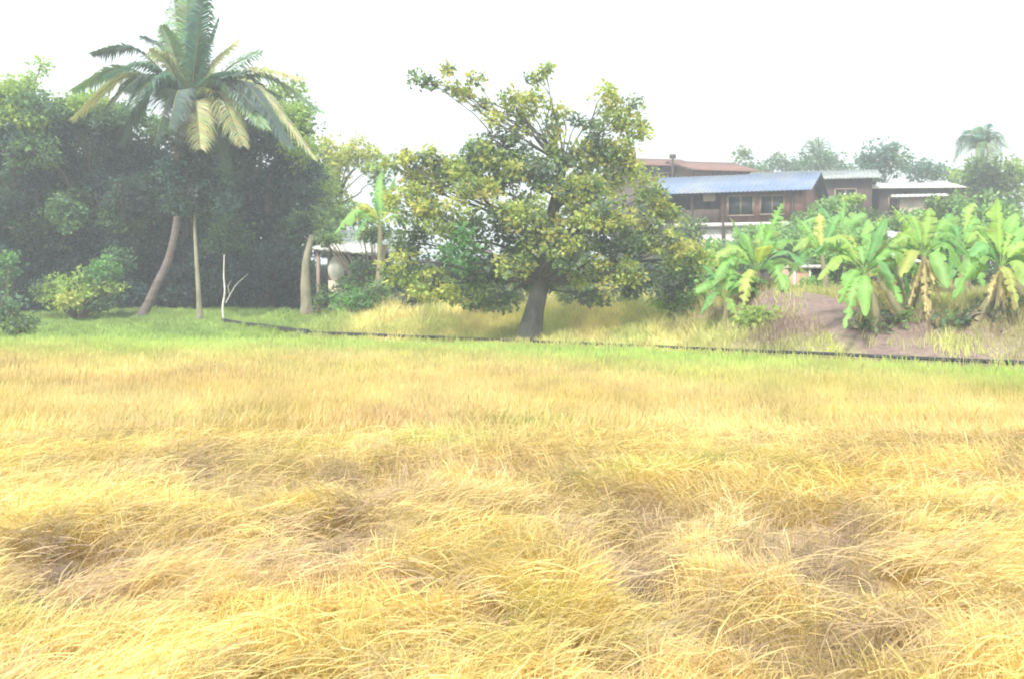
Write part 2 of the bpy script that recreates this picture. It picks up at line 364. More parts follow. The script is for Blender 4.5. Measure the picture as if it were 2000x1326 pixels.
# ------------------------------------------------------------------ bank grass
def bank_grass():
    N = 260000
    x = rng.uniform(-17, 14, N); u = rng.uniform(0, 1, N) ** 1.25 * 12.5; y = edge(x) + u
    px = 1000 + F * x / y
    weedfree = np.exp(-((u - .8) / .7) ** 2) * .55
    bare = .95 * np.exp(-((x - 6.1) / 1.7) ** 2 - ((u - 3.4) / 2.0) ** 2) + .6 * (x > 6.6) * np.exp(-((u - 2.2) / 2.2) ** 2)
    keep = (np.abs(px - 1000) < 1080) & (rng.uniform(0, 1, N) > weedfree + bare + .15 * nz(x, y, .6, 60)); x, y, u = x[keep], y[keep], u[keep]; n = len(x)
    wl = np.clip((x + 6.5) / 3, 0, 1); wr = np.clip((x - 3.5) / 2, 0, 1)
    tall = np.clip((u - 1.5) / 3, 0, 1) * wl * (1 - wr)
    h = (.14 + .16 * np.clip(1.2 - u / .6, 0, 1) * (rng.uniform(0, 1, n) < .12) + .26 * tall + .06 * wr) * rng.uniform(.5, 1.5, n) * np.clip(1 + .7 * nz(x, y, .5, 61), .4, 2.2)
    gr = np.array([.33, .44, .12]); g2 = np.array([.20, .31, .11]); dry = np.array([.74, .64, .30]); ol = np.array([.48, .50, .19]); br = np.array([.28, .20, .165])
    t = np.clip(.5 + .8 * nz(x, y, 1.6, 62) + rng.normal(0, .2, n), 0, 1)[:, None]
    cL = gr * (1 - t * .6) + g2 * t * .6
    s = np.clip(.25 + .9 * nz(x, y, 1.1, 63) + .5 * tall + rng.normal(0, .2, n), 0, 1)[:, None]; cC = ol * (1 - s) + dry * s
    r = np.clip(.35 + .8 * nz(x, y, .9, 64) + rng.normal(0, .2, n), 0, 1)[:, None]; cR = ol * (1 - r) + br * r
    wl = wl[:, None]; wr = wr[:, None]; c = cL * (1 - wl) + cC * wl * (1 - wr) + cR * wr
    K = 4; sv = np.linspace(0, 1, K)[None]; th = rng.uniform(0, 6.28, n); ln = rng.uniform(.1, .7, n) * h
    path = np.stack([x[:, None] + np.cos(th)[:, None] * ln[:, None] * sv ** 2, y[:, None] + np.sin(th)[:, None] * ln[:, None] * sv ** 2,
                     G(x, y)[:, None] - .01 + h[:, None] * (sv - .15 * sv ** 3)], -1)
    Wd = (.016 * rng.uniform(.7, 1.5, n))[:, None] * np.array([1, .9, .65, .1])[None]
    sd_ = np.stack([np.ones(n), rng.normal(0, .5, n), np.zeros(n)], -1); sd_ /= np.linalg.norm(sd_, axis=1, keepdims=True)
    o = strips(path, Wd, np.repeat(sd_[:, None], K, 1), 'bank_grass', MAT['grass'], c)
    tag(o, 'short green and dry yellow grass covering the bank', 'grass', kind='stuff')
bank_grass()

# ------------------------------------------------------------------ leaves and trees
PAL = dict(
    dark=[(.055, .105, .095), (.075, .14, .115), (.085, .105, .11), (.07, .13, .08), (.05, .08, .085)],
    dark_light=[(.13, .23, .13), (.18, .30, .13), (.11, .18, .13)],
    light=[(.34, .46, .12), (.40, .50, .14), (.26, .40, .12)],
    yellow=[(.52, .52, .13), (.44, .47, .14), (.36, .43, .13)],
    olive=[(.40, .45, .13), (.48, .50, .15), (.28, .38, .14), (.15, .21, .14), (.48, .44, .14), (.33, .42, .14), (.15, .21, .16), (.44, .50, .15), (.46, .48, .14)],
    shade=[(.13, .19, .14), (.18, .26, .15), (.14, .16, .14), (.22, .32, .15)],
    bluedark=[(.09, .17, .18), (.12, .20, .19), (.07, .13, .13)],
    green=[(.14, .32, .12), (.20, .38, .13), (.12, .24, .12)],
    mid=[(.16, .24, .11), (.22, .32, .11), (.11, .17, .11)],
    lush=[(.27, .45, .16), (.34, .50, .20), (.22, .38, .15), (.15, .26, .13)],
    far=[(.13, .24, .14), (.17, .28, .14), (.10, .19, .13), (.22, .30, .14)],
    farblue=[(.10, .20, .16), (.14, .26, .19), (.09, .16, .14)])
def leaves(cent, size, pal, spread, per, droop=.2):
    """cent (m,3) clump centres -> kite leaves"""
    m = len(cent); n = m * per
    ci = np.repeat(np.arange(m), per)
    off = rng.normal(0, 1, (n, 3)); off /= np.linalg.norm(off, axis=1, keepdims=True); off *= rng.uniform(.2, 1, (n, 1)) ** .6
    off *= np.array([1, 1, .7]) * spread
    base = cent[ci] + off * rng.uniform(.7, 1.3, m)[ci][:, None]
    d = off / spread + rng.normal(0, .6, (n, 3)) + np.array([0, 0, -droop]); d /= np.linalg.norm(d, axis=1, keepdims=True)
    up = rng.normal(0, .7, (n, 3)) + np.array([0, -.25, 1.0])
    s = np.cross(d, up); s /= np.linalg.norm(s, axis=1, keepdims=True) + 1e-6; nn = np.cross(s, d)
    L = size * rng.uniform(.6, 1.35, (n, 1)); w = L * rng.uniform(.25, .42, (n, 1))
    v = np.stack([base, base + d * L * .45 + s * w + nn * L * .08, base + d * L, base + d * L * .45 - s * w + nn * L * .08], 1).reshape(-1, 3)
    pal = np.array(pal); pc = pal[rng.integers(0, len(pal), m)]
    c = pc[ci] * (1 + rng.normal(0, .14, (n, 1))); mixr = rng.uniform(0, 1, (n, 1)) < .18; c = np.where(mixr, pal[rng.integers(0, len(pal), n)], c)
    f = np.arange(n * 4).reshape(n, 4)
    return v, f, np.repeat(np.clip(c, .01, 1), 4, 0)
def lobe_points(c, r, n, shell=.45):
    d = rng.normal(0, 1, (n, 3)); d /= np.linalg.norm(d, axis=1, keepdims=True)
    rad = rng.uniform(shell, 1, (n, 1)) ** .7 * (1 + .18 * rng.normal(0, 1, (n, 1)))
    return np.array(c) + d * rad * np.array(r)
def crown_mesh(lobes, Y, size, per, spread, parent, dens=1.0, name='crown'):
    """lobes: (px, py, rpx, rpy, palette[, Yoffset[, density]])"""
    Vs, Fs, Cs = [], [], []; b = 0; cents = []
    for lb in lobes:
        px, py, rx, ry, pal = lb[:5]; yo = lb[5] if len(lb) > 5 else 0; dm = lb[6] if len(lb) > 6 else 1
        yy = Y + yo; c = P(px, py, yy); r = (M_(rx, yy), M_(max(rx, ry) * .8, yy), M_(ry, yy))
        nn = max(3, int(dens * dm * 4.2 * (r[0] * r[2] + .5 * r[0] * r[1]) / (spread ** 2)))
        pts = lobe_points(c, (max(r[0] - spread * .5, .1), max(r[1] - spread * .5, .1), max(r[2] - spread * .5, .1)), nn)
        pts[:, 2] = np.maximum(pts[:, 2], G(pts[:, 0], pts[:, 1]) + .12)
        cents.append(pts)
        v, f, cc = leaves(pts, size, PAL[pal], spread, per)
        v[:, 2] = np.maximum(v[:, 2], G(v[:, 0], v[:, 1]) + .02)
        Vs.append(v); Fs.append(f + b); Cs.append(cc); b += len(v)
    npmesh(name, np.concatenate(Vs), np.concatenate(Fs), MAT['foliage'], parent, np.concatenate(Cs))
    return cents
def tree(name, label, cat, bpx, Y, trunk_pts, r0, lobes, size=.16, per=26, spread=.34, dens=1.0, group=None, bark='bark', twigs=10, bpy_=None, limb=.42, fork=.55):
    base = P(bpx, 600, Y); base.z = g(base.x, base.y) - .05
    t = empty(name, base, label, cat, group)
    cents = crown_mesh(lobes, Y, size, per, spread, t, dens)
    mb = MB()
    pts = [base] + [P(a, b, Y + (c[0] if c else 0)) for a, b, *c in trunk_pts]
    sp = smooth_path(pts, 14)
    mb.tube(sp, [r0 * (1.35 - .35 * min(1, i / 2)) * (1 - .62 * i / 13) for i in range(14)], 10, wob=.05)
    for li, (lb, cs) in enumerate(zip(lobes, cents)):
        c = Vector(cs.mean(0)); hd = math.hypot(c.x - sp[7].x, c.y - sp[7].y); want = c.z - .5 * hd - .1; k = min(range(4, 14), key=lambda q: abs(sp[q].z - want)); s = sp[k]
        if (c - s).length < .3: continue
        dd = (c - s).length * .09; mid = s.lerp(c, .36) + Vector([random.uniform(-dd, dd) for _ in range(3)]); mid2 = s.lerp(c, .7) + Vector([random.uniform(-dd, dd) for _ in range(3)])
        r1 = r0 * limb * (1 - .5 * k / 13) * (.7 + .6 * min(1, (c - s).length / 2.5)) * .85
        lp = smooth_path([s, mid, mid2, c], 8); mb.tube(lp, [r1 * (1 - .75 * i / 7) for i in range(8)], 6, wob=.05)
        for q in range(min(twigs, len(cs))):
            e = Vector(cs[random.randrange(len(cs))]); a = lp[random.randint(3, 7)]
            m2 = a.lerp(e, .5) + Vector([random.uniform(-.08, .08) for _ in range(3)])
            mb.tube([a, m2, e], [r1 * .28, r1 * .2, r1 * .08], 4)
    mb.build('trunk', MAT[bark], t, smooth=True)
    return t

# the big broadleaf tree by the field
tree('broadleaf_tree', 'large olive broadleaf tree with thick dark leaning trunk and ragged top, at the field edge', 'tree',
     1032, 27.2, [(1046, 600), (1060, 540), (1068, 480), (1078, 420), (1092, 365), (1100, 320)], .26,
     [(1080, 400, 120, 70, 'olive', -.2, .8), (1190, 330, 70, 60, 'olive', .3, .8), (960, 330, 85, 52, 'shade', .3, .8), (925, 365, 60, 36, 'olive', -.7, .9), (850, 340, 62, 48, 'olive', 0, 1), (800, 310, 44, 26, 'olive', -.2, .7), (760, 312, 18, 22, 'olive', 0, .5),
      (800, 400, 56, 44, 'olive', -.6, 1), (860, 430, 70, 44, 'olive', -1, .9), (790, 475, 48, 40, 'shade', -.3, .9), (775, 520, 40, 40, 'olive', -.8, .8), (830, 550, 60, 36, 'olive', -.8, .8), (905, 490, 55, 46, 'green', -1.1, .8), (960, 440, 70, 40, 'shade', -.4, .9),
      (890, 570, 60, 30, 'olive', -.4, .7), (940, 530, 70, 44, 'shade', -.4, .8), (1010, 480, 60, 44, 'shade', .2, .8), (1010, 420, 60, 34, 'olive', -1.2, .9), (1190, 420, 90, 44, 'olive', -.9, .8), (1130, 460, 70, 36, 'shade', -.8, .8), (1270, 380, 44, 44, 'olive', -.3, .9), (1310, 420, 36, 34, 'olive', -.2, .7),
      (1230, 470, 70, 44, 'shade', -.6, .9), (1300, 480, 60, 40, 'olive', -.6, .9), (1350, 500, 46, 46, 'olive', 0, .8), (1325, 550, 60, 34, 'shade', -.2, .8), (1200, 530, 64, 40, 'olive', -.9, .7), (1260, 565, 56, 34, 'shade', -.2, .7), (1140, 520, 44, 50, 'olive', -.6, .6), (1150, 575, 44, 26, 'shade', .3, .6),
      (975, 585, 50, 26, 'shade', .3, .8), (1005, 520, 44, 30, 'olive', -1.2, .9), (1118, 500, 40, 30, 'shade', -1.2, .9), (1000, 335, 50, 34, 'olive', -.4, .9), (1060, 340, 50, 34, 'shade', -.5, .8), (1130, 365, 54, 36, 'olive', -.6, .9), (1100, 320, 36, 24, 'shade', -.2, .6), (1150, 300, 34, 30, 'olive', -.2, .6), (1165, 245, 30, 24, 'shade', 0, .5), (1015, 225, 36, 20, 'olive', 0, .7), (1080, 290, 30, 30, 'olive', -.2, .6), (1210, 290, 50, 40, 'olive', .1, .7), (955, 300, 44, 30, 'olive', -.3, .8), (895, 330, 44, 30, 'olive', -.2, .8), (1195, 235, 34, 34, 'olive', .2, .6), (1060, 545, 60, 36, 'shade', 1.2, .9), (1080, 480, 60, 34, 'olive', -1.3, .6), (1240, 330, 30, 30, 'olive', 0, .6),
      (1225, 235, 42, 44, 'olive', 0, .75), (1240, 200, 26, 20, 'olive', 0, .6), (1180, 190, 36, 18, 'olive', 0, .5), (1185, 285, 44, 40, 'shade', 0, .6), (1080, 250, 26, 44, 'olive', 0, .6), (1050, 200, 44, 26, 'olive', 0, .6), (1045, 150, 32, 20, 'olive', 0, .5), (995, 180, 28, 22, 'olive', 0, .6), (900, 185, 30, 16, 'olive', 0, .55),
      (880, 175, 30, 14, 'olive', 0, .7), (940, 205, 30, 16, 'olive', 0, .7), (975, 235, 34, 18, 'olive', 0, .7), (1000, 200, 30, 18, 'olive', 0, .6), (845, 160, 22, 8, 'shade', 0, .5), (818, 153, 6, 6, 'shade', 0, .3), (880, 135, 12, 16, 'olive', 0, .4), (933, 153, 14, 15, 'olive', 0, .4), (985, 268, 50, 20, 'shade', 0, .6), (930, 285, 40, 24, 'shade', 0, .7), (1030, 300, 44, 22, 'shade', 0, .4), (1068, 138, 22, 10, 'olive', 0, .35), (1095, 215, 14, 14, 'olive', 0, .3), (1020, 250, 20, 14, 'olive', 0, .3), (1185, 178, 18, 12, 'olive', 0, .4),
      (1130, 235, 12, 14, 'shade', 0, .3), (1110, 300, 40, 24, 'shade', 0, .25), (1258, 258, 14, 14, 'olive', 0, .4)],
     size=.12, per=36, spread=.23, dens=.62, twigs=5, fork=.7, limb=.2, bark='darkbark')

# left wood: every tree its own thing
WOOD = 'trees of the dark grove on the left'
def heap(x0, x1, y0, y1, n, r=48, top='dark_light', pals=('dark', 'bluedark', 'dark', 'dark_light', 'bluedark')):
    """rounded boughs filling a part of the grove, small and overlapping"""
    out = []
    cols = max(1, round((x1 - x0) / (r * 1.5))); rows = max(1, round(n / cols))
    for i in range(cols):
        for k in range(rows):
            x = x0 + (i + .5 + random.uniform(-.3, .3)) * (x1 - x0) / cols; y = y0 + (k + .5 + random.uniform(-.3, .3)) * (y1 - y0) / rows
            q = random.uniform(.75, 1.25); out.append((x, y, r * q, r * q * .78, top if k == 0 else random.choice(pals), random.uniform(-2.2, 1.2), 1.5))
    return out
KW = dict(size=.15, per=30, spread=.33, dens=.9, group=WOOD, twigs=2)
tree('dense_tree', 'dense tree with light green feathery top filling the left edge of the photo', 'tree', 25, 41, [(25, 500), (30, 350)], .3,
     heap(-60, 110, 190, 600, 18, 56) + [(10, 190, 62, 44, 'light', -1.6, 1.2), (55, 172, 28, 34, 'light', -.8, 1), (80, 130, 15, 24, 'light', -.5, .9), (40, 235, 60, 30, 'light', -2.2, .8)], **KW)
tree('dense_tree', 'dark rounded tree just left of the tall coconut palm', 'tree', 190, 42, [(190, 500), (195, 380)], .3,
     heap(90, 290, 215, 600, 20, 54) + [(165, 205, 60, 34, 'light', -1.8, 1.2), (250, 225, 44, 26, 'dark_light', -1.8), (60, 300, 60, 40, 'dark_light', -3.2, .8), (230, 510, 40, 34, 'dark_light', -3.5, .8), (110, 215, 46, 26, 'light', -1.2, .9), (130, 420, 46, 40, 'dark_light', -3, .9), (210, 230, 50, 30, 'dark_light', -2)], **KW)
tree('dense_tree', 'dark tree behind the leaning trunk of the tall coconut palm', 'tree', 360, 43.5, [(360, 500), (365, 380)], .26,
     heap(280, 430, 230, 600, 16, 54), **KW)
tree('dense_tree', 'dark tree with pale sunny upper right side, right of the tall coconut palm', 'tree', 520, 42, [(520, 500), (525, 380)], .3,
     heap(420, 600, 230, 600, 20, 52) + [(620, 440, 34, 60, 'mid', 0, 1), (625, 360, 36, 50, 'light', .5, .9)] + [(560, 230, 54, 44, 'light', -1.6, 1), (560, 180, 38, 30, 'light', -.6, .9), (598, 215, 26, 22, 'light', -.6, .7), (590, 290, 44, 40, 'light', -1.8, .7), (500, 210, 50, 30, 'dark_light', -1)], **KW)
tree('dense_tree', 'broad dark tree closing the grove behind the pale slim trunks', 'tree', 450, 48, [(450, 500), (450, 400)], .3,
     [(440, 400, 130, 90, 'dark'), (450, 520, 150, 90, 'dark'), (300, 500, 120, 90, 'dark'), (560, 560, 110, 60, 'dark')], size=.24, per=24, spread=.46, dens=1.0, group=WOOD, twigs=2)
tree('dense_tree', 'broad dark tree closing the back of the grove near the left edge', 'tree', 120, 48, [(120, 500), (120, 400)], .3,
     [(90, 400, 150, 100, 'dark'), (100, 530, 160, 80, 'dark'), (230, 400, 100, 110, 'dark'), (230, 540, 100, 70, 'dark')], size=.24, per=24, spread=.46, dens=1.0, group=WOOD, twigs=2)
tree('airy_tree', 'airy yellow green tree with sky gaps, between the dark grove and the broadleaf tree', 'tree', 655, 46, [(660, 500), (665, 380)], .18,
     [(655, 310, 50, 28, 'yellow', 0, 1.3), (700, 305, 44, 24, 'yellow', 0, 1.2), (640, 280, 26, 16, 'yellow', 0, .8), (640, 345, 40, 30, 'yellow', -.5, 1.2), (735, 330, 26, 20, 'light', -.5, 1.2), (650, 420, 46, 26, 'light', -1, 1.1), (695, 272, 20, 14, 'yellow', 0, .4), (640, 350, 36, 50, 'light', 0, .7), (655, 395, 50, 34, 'light', 0, .8), (745, 350, 24, 50, 'green', 0, .9), (725, 310, 26, 18, 'yellow', 0, .5), (640, 440, 40, 40, 'mid'), (700, 425, 60, 26, 'lush', -1, .9), (620, 400, 34, 50, 'mid', -1)], size=.18, per=20, spread=.36, dens=.8, twigs=3)
tree('dense_tree', 'broad dark tree closing the grove behind the pale slim trunks', 'tree', 450, 48, [(450, 500), (450, 400)], .3,
     [(440, 400, 130, 90, 'dark'), (450, 520, 150, 90, 'dark'), (300, 500, 120, 90, 'dark'), (560, 560, 110, 60, 'dark')], size=.24, per=24, spread=.46, dens=1.1, group=WOOD, twigs=2)
tree('dense_tree', 'broad dark tree closing the back of the grove near the left edge', 'tree', 120, 48, [(120, 500), (120, 400)], .3,
     [(90, 400, 150, 100, 'dark'), (100, 530, 160, 80, 'dark'), (230, 400, 100, 110, 'dark'), (230, 540, 100, 70, 'dark')], size=.24, per=24, spread=.46, dens=1.1, group=WOOD, twigs=2)
# slim trunks standing at the front of the grove
def sapling(name, label, px, Y, pts, r, bark, lobes, **k):
    return tree(name, label, 'tree', px, Y, pts, r, lobes, size=.15, per=24, spread=.28, bark=bark, twigs=1, limb=.2, **k)
sapling('slim_tree', 'slim pale trunked tree between the foot of the coconut palm and the white dead sapling', 390, 36, [(387, 560), (383, 500), (380, 430), (385, 360)], .09, 'palebark', [(400, 350, 44, 46, 'dark', 0, 1.2), (345, 330, 40, 40, 'bluedark', 0, 1.2), (365, 400, 40, 32, 'dark', 0, 1.2), (430, 400, 36, 34, 'bluedark', 0, 1), (378, 290, 40, 30, 'dark', 0, 1)])
sapling('stout_tree', 'stout pale trunk lit yellow at the right end of the dark grove', 600, 37, [(597, 560), (598, 510), (610, 460)], .22, 'palebark', [(610, 440, 55, 38, 'mid', .6, .8), (575, 450, 40, 34, 'dark', .6)])
t = empty('dead_sapling', P(437, 625, 36), 'thin white dead sapling with slanting side branch at the left end of the black line', 'dead tree')
t.location.z = g(t.location.x, 36)
mb = MB(); b0 = t.location.copy()
mb.tube(smooth_path([b0 - Vector((0, 0, .1)), P(435, 600, 36), P(439, 570, 36), P(437, 540, 36), P(438, 498, 36)], 16), [.042 - .024 * i / 15 + random.uniform(-.003, .004) for i in range(16)], 7, wob=.06)
mb.build('stem', MAT['white_stake'], t, smooth=True)
mb = MB(); mb.tube(smooth_path([P(441, 592, 36), P(452, 572, 35.9), P(462, 556, 35.8), P(485, 535, 35.7)], 8), [.02, .018, .016, .014, .012, .01, .008, .005], 5)
mb.tube([P(449, 580, 36), P(445, 560, 36), P(452, 548, 36)], [.012, .01, .005], 4)
mb.build('branch', MAT['white_stake'], t, smooth=True)

# shrubs
def shrub(label, px, py, rx, ry, Y, pal, name='shrub', size=.13, dens=1.0, extra=(), per=20, spread=.26):
    base = P(px, py, Y); base.z = g(base.x, Y) - .02
    t = empty(name, base, label, 'shrub')
    lobes = [(px, py, rx, ry, pal)] + list(extra)
    cs = crown_mesh(lobes, Y, size, per, spread, t, dens, 'foliage')
    mb = MB()
    for c in cs:
        for e in c[:14]:
            e = Vector(e); m = base.lerp(e, .5) + Vector((0, 0, .1)); mb.tube([base, m, e], [.03, .02, .008], 4)
    mb.build('stems', MAT['bark'], t)
shrub('small dark bush at the far left edge of the lawn, nearest the rice', 40, 632, 45, 22, 29.5, 'mid', extra=[(12, 600, 30, 34, 'dark_light')])
shrub('feathery light green bush against the left edge of the photo', 10, 520, 30, 36, 36, 'green', extra=[(0, 570, 24, 30, 'mid')])
shrub('yellow green bush with a bright yellow patch on the left lawn', 150, 570, 75, 42, 36.5, 'light', extra=[(200, 530, 34, 40, 'green'), (130, 588, 20, 17, 'yellow', -1.4, 1.6), (215, 560, 30, 14, 'light'), (200, 590, 36, 24, 'dark_light'), (95, 570, 30, 34, 'mid')])
shrub('low green bush in front of the white edged shed', 690, 588, 48, 26, 32.5, 'green', extra=[(735, 575, 30, 30, 'mid')])
shrub('dark rounded bush under the left side of the broadleaf tree', 800, 585, 50, 24, 32, 'dark')
shrub('dark bush hanging over dry grass just left of the thick trunk', 955, 582, 62, 26, 31, 'dark')
shrub('dark hedge of bushes in the shade behind the broadleaf tree', 1040, 540, 120, 45, 38, 'mid', extra=[(860, 540, 90, 45, 'dark'), (1200, 545, 90, 40, 'dark'), (1330, 520, 70, 60, 'mid'), (780, 560, 60, 34, 'mid')], size=.18)
shrub('wide band of shaded bushes left of the thick trunk, behind the dry grass', 860, 575, 80, 30, 33.5, 'shade', extra=[(740, 590, 50, 26, 'dark_light'), (950, 580, 60, 30, 'shade'), (1010, 585, 30, 24, 'dark')])
shrub('shaded bushes between the thick trunk and the banana plants, behind the dry grass', 1180, 580, 60, 26, 33.5, 'shade', extra=[(1290, 580, 60, 30, 'dark_light'), (1100, 585, 40, 22, 'shade')])
shrub('weeds around the stems of the large banana plant', 1700, 655, 70, 22, 22.8, 'shade', dens=.6, extra=[(1770, 640, 40, 22, 'mid')])
shrub('weeds around the stems of the rightmost banana plant', 1950, 650, 70, 22, 22.2, 'shade', dens=.6, extra=[(1870, 630, 50, 22, 'mid')])
shrub('leafy sprigs hanging over the shed with the white roof edge', 735, 455, 46, 22, 35, 'mid', extra=[(640, 465, 34, 18, 'mid'), (715, 530, 34, 30, 'dark_light'), (700, 560, 50, 28, 'mid'), (640, 575, 34, 26, 'mid')])
shrub('low leafy bush just right of the thick leaning trunk', 1125, 578, 44, 24, 31, 'mid')
shrub('dark green bush dipping into the dry grass right of the broadleaf tree', 1240, 590, 40, 32, 30, 'dark_light')
shrub('weedy green bush below the leftmost banana plant', 1345, 605, 60, 32, 27.5, 'mid', extra=[(1310, 590, 40, 28, 'light')])
shrub('yellow green bush over the bare earth mound', 1570, 575, 50, 14, 28, 'light', dens=.7)
shrub('low weeds at the foot of the banana plant beside the mound', 1480, 620, 55, 26, 24.5, 'light', dens=.7)
shrub('pale green bushes below the gable of the blue roofed house', 1630, 410, 60, 26, 44, 'lush', extra=[(1600, 440, 60, 30, 'lush'), (1680, 430, 40, 26, 'mid'), (1660, 390, 26, 14, 'light')], size=.16)
shrub('leafy crowns overlapping the lower wall of the blue roofed house', 1490, 462, 70, 22, 44, 'lush', extra=[(1345, 455, 34, 34, 'mid'), (1570, 450, 40, 34, 'lush')], size=.16)
shrub('leafy bush in front of the white roofed house', 1790, 445, 70, 34, 42, 'lush', extra=[(1850, 410, 50, 36, 'mid'), (1730, 450, 30, 20, 'light')], size=.16)
shrub('tall bushy growth behind the rightmost banana plants', 1930, 440, 80, 60, 40, 'lush', extra=[(1985, 500, 50, 60, 'mid'), (1880, 500, 60, 50, 'mid')], size=.16)
shrub('low growth under the blue roofed house behind the banana plants', 1430, 500, 90, 34, 40, 'lush', extra=[(1540, 480, 80, 40, 'lush'), (1360, 520, 50, 40, 'mid')], size=.16)
shrub('mixed growth filling the gap between the two tall banana plants', 1640, 500, 70, 50, 32, 'lush', extra=[(1740, 540, 60, 40, 'mid'), (1850, 520, 70, 50, 'lush'), (1860, 600, 90, 40, 'mid'), (1950, 570, 60, 60, 'mid'), (1830, 470, 60, 30, 'lush', -1), (1600, 560, 40, 26, 'lush', -3), (1920, 470, 60, 40, 'lush', -1), (1700, 460, 40, 30, 'lush')], size=.14)

# far trees behind the houses
FAR = 'distant trees beyond the houses'
def far_tree(label, px, Y, lobes, group=FAR, **k):
    tree('distant_tree', label, 'tree', px, Y, [(px, 480), (px, 380)], .25, lobes, size=.26, per=18, spread=.5, group=group, twigs=1, **k)
far_tree('small pale distant tree at the left above the blue and grey roofs', 1450, 85, [(1450, 300, 22, 18, 'far', 0, .7), (1455, 330, 30, 20, 'far')])
far_tree('low rounded distant tree between the small pale one and the distant palm', 1530, 88, [(1525, 318, 30, 22, 'far'), (1490, 330, 26, 16, 'far', 0, .7)])
far_tree('distant low tree around the foot of the small distant palm', 1610, 90, [(1600, 315, 50, 26, 'far', -6), (1640, 330, 30, 20, 'far'), (1560, 325, 30, 20, 'farblue')])
far_tree('taller blue green distant tree behind the dark gable', 1715, 75, [(1725, 300, 42, 32, 'farblue'), (1705, 335, 40, 30, 'farblue'), (1750, 320, 30, 30, 'far'), (1690, 310, 16, 20, 'farblue')])
far_tree('lower distant tree behind the white roofed house', 1800, 78, [(1800, 335, 42, 24, 'farblue'), (1840, 340, 40, 18, 'far')])
far_tree('broad yellow green distant tree at the right edge under the distant coconut palm', 1950, 62, [(1925, 322, 50, 20, 'mid', -1), (1990, 330, 30, 24, 'light', -1), (1935, 345, 62, 36, 'mid'), (1985, 365, 50, 50, 'light', 0, .7), (1900, 380, 60, 40, 'mid'), (1870, 345, 36, 18, 'light', 0, .6), (1960, 420, 60, 40, 'mid')])
for i, (px, w) in enumerate([(60, 90), (220, 90), (400, 90), (580, 90), (760, 80), (910, 80), (1060, 90), (1220, 80)]):
    if i in (0, 2): continue
    pass

# ------------------------------------------------------------------ palms
def frond(parent, c, tip, sag, Lw, colr, nleaf=46, droop=.6, stalk=.05):
    c = Vector(c); tip = Vector(tip); mid = c.lerp(tip, .5) + Vector((0, 0, sag))
    sp = smooth_path([c, mid, tip], 24); n = nleaf
    ax = [(sp[min(i + 1, 23)] - sp[max(i - 1, 0)]).normalized() for i in range(24)]
    V, Fc, Cc = [], [], []
    L0 = (tip - c).length
    for k in range(n):
        for s in (-1, 1):
            tt = .12 + .88 * (k + random.uniform(-.3, .3)) / n; q = min(22.99, max(0, tt * 23)); i = int(q); p = sp[i].lerp(sp[min(i + 1, 23)], q - i); a = ax[i]
            sidev = a.cross(Vector((0, 0, 1))); 
            if sidev.length < .05: sidev = Vector((1, 0, 0))
            sidev.normalize(); upv = sidev.cross(a)
            ln = Lw * (math.sin(math.pi * min(1, .18 + tt * .8)) ** .6) * random.uniform(.8, 1.1)
            d = (sidev * s * 1.0 + a * .75 + upv * random.uniform(.0, .3)).normalized()
            p1 = p + d * ln * .5 - Vector((0, 0, droop * ln * .12)); p2 = p + d * ln * .92 - Vector((0, 0, droop * ln * random.uniform(.5, 1.0)))
            wv = (a * .6 + upv * .4 * s).normalized() * (.034 * (L0 / 4) * 1.2)
            b = len(V); wv = wv * random.uniform(.55, .95); V += [p - wv, p + wv, p1 + wv * 1.0, p1 - wv * 1.0, p2]
            Fc.append((b, b + 1, b + 2, b + 3)); Fc.append((b + 3, b + 2, b + 4, b + 4))
            cr = [max(.01, v * random.uniform(.8, 1.2)) for v in colr]; Cc += [cr] * 5
    V = np.array([tuple(v) for v in V]); q4 = np.array([f for f in Fc if f[2] != f[3]]); q3 = np.array([f[:3] for f in Fc if f[2] == f[3]])
    # leaflets, with the rachis in the same mesh
    mb = MB(); mb.tube(sp, [stalk * (1 - .85 * i / 23) for i in range(24)], 5)
    rv = np.array(mb.v); rq = np.array(mb.q[4]) + len(V); rest = [np.array(x) + len(V) for kk, x in mb.q.items() if kk != 4]
    Vall = np.concatenate([V, rv]); cc = np.concatenate([np.array(Cc), np.tile([.24, .24, .10], (len(rv), 1))])
    return npmesh('frond', Vall, [q4, q3, rq] + rest, MAT['palm'], parent, cc)
DK, BL, GN, YL, BR = (.10, .15, .13), (.14, .27, .21), (.25, .38, .20), (.46, .46, .24), (.22, .19, .16)
def palm(label, path, r, crown, fr, Y, Lw, nleaf=46, nuts=0, group=None, stalk=.05):
    base = P(*path[0], Y); base.z = g(base.x, Y) - .05
    t = empty('coconut_palm', base, label, 'palm tree', group)
    mb = MB(); sp = smooth_path([base] + [P(a, b, Y) for a, b in path[1:]], 60)
    rr = [r * (1.5 - .5 * min(1, i / 6)) * (1 - .32 * i / 59) * (1 + .06 * (i % 2)) for i in range(60)]
    mb.tube(sp, rr, 10, wob=.03); mb.build('trunk', MAT['palmbark'], t, smooth=True)
    c = P(crown[0], crown[1], Y)
    for (tx, ty, dy, sag, colr) in fr:
        frond(t, c + Vector((random.uniform(-.1, .1), random.uniform(-.1, .1), random.uniform(-.1, .15))), P(tx, ty, Y + dy), sag, Lw, colr, nleaf, stalk=stalk)
    if nuts:
        for k in range(nuts):
            a = k * 2.4; q = c + Vector((math.cos(a) * .32, math.sin(a) * .32 - .1, -.35 - .12 * (k % 3)))
            m = MB(); R = [0.02, .1, .14, .13, .08, .02]; H = [.17, .12, .03, -.07, -.14, -.17]
            m.tube([q + Vector((0, 0, h)) for h in H], R, 8); m.build('coconut', MAT['coconut'], t, smooth=True)
    return t
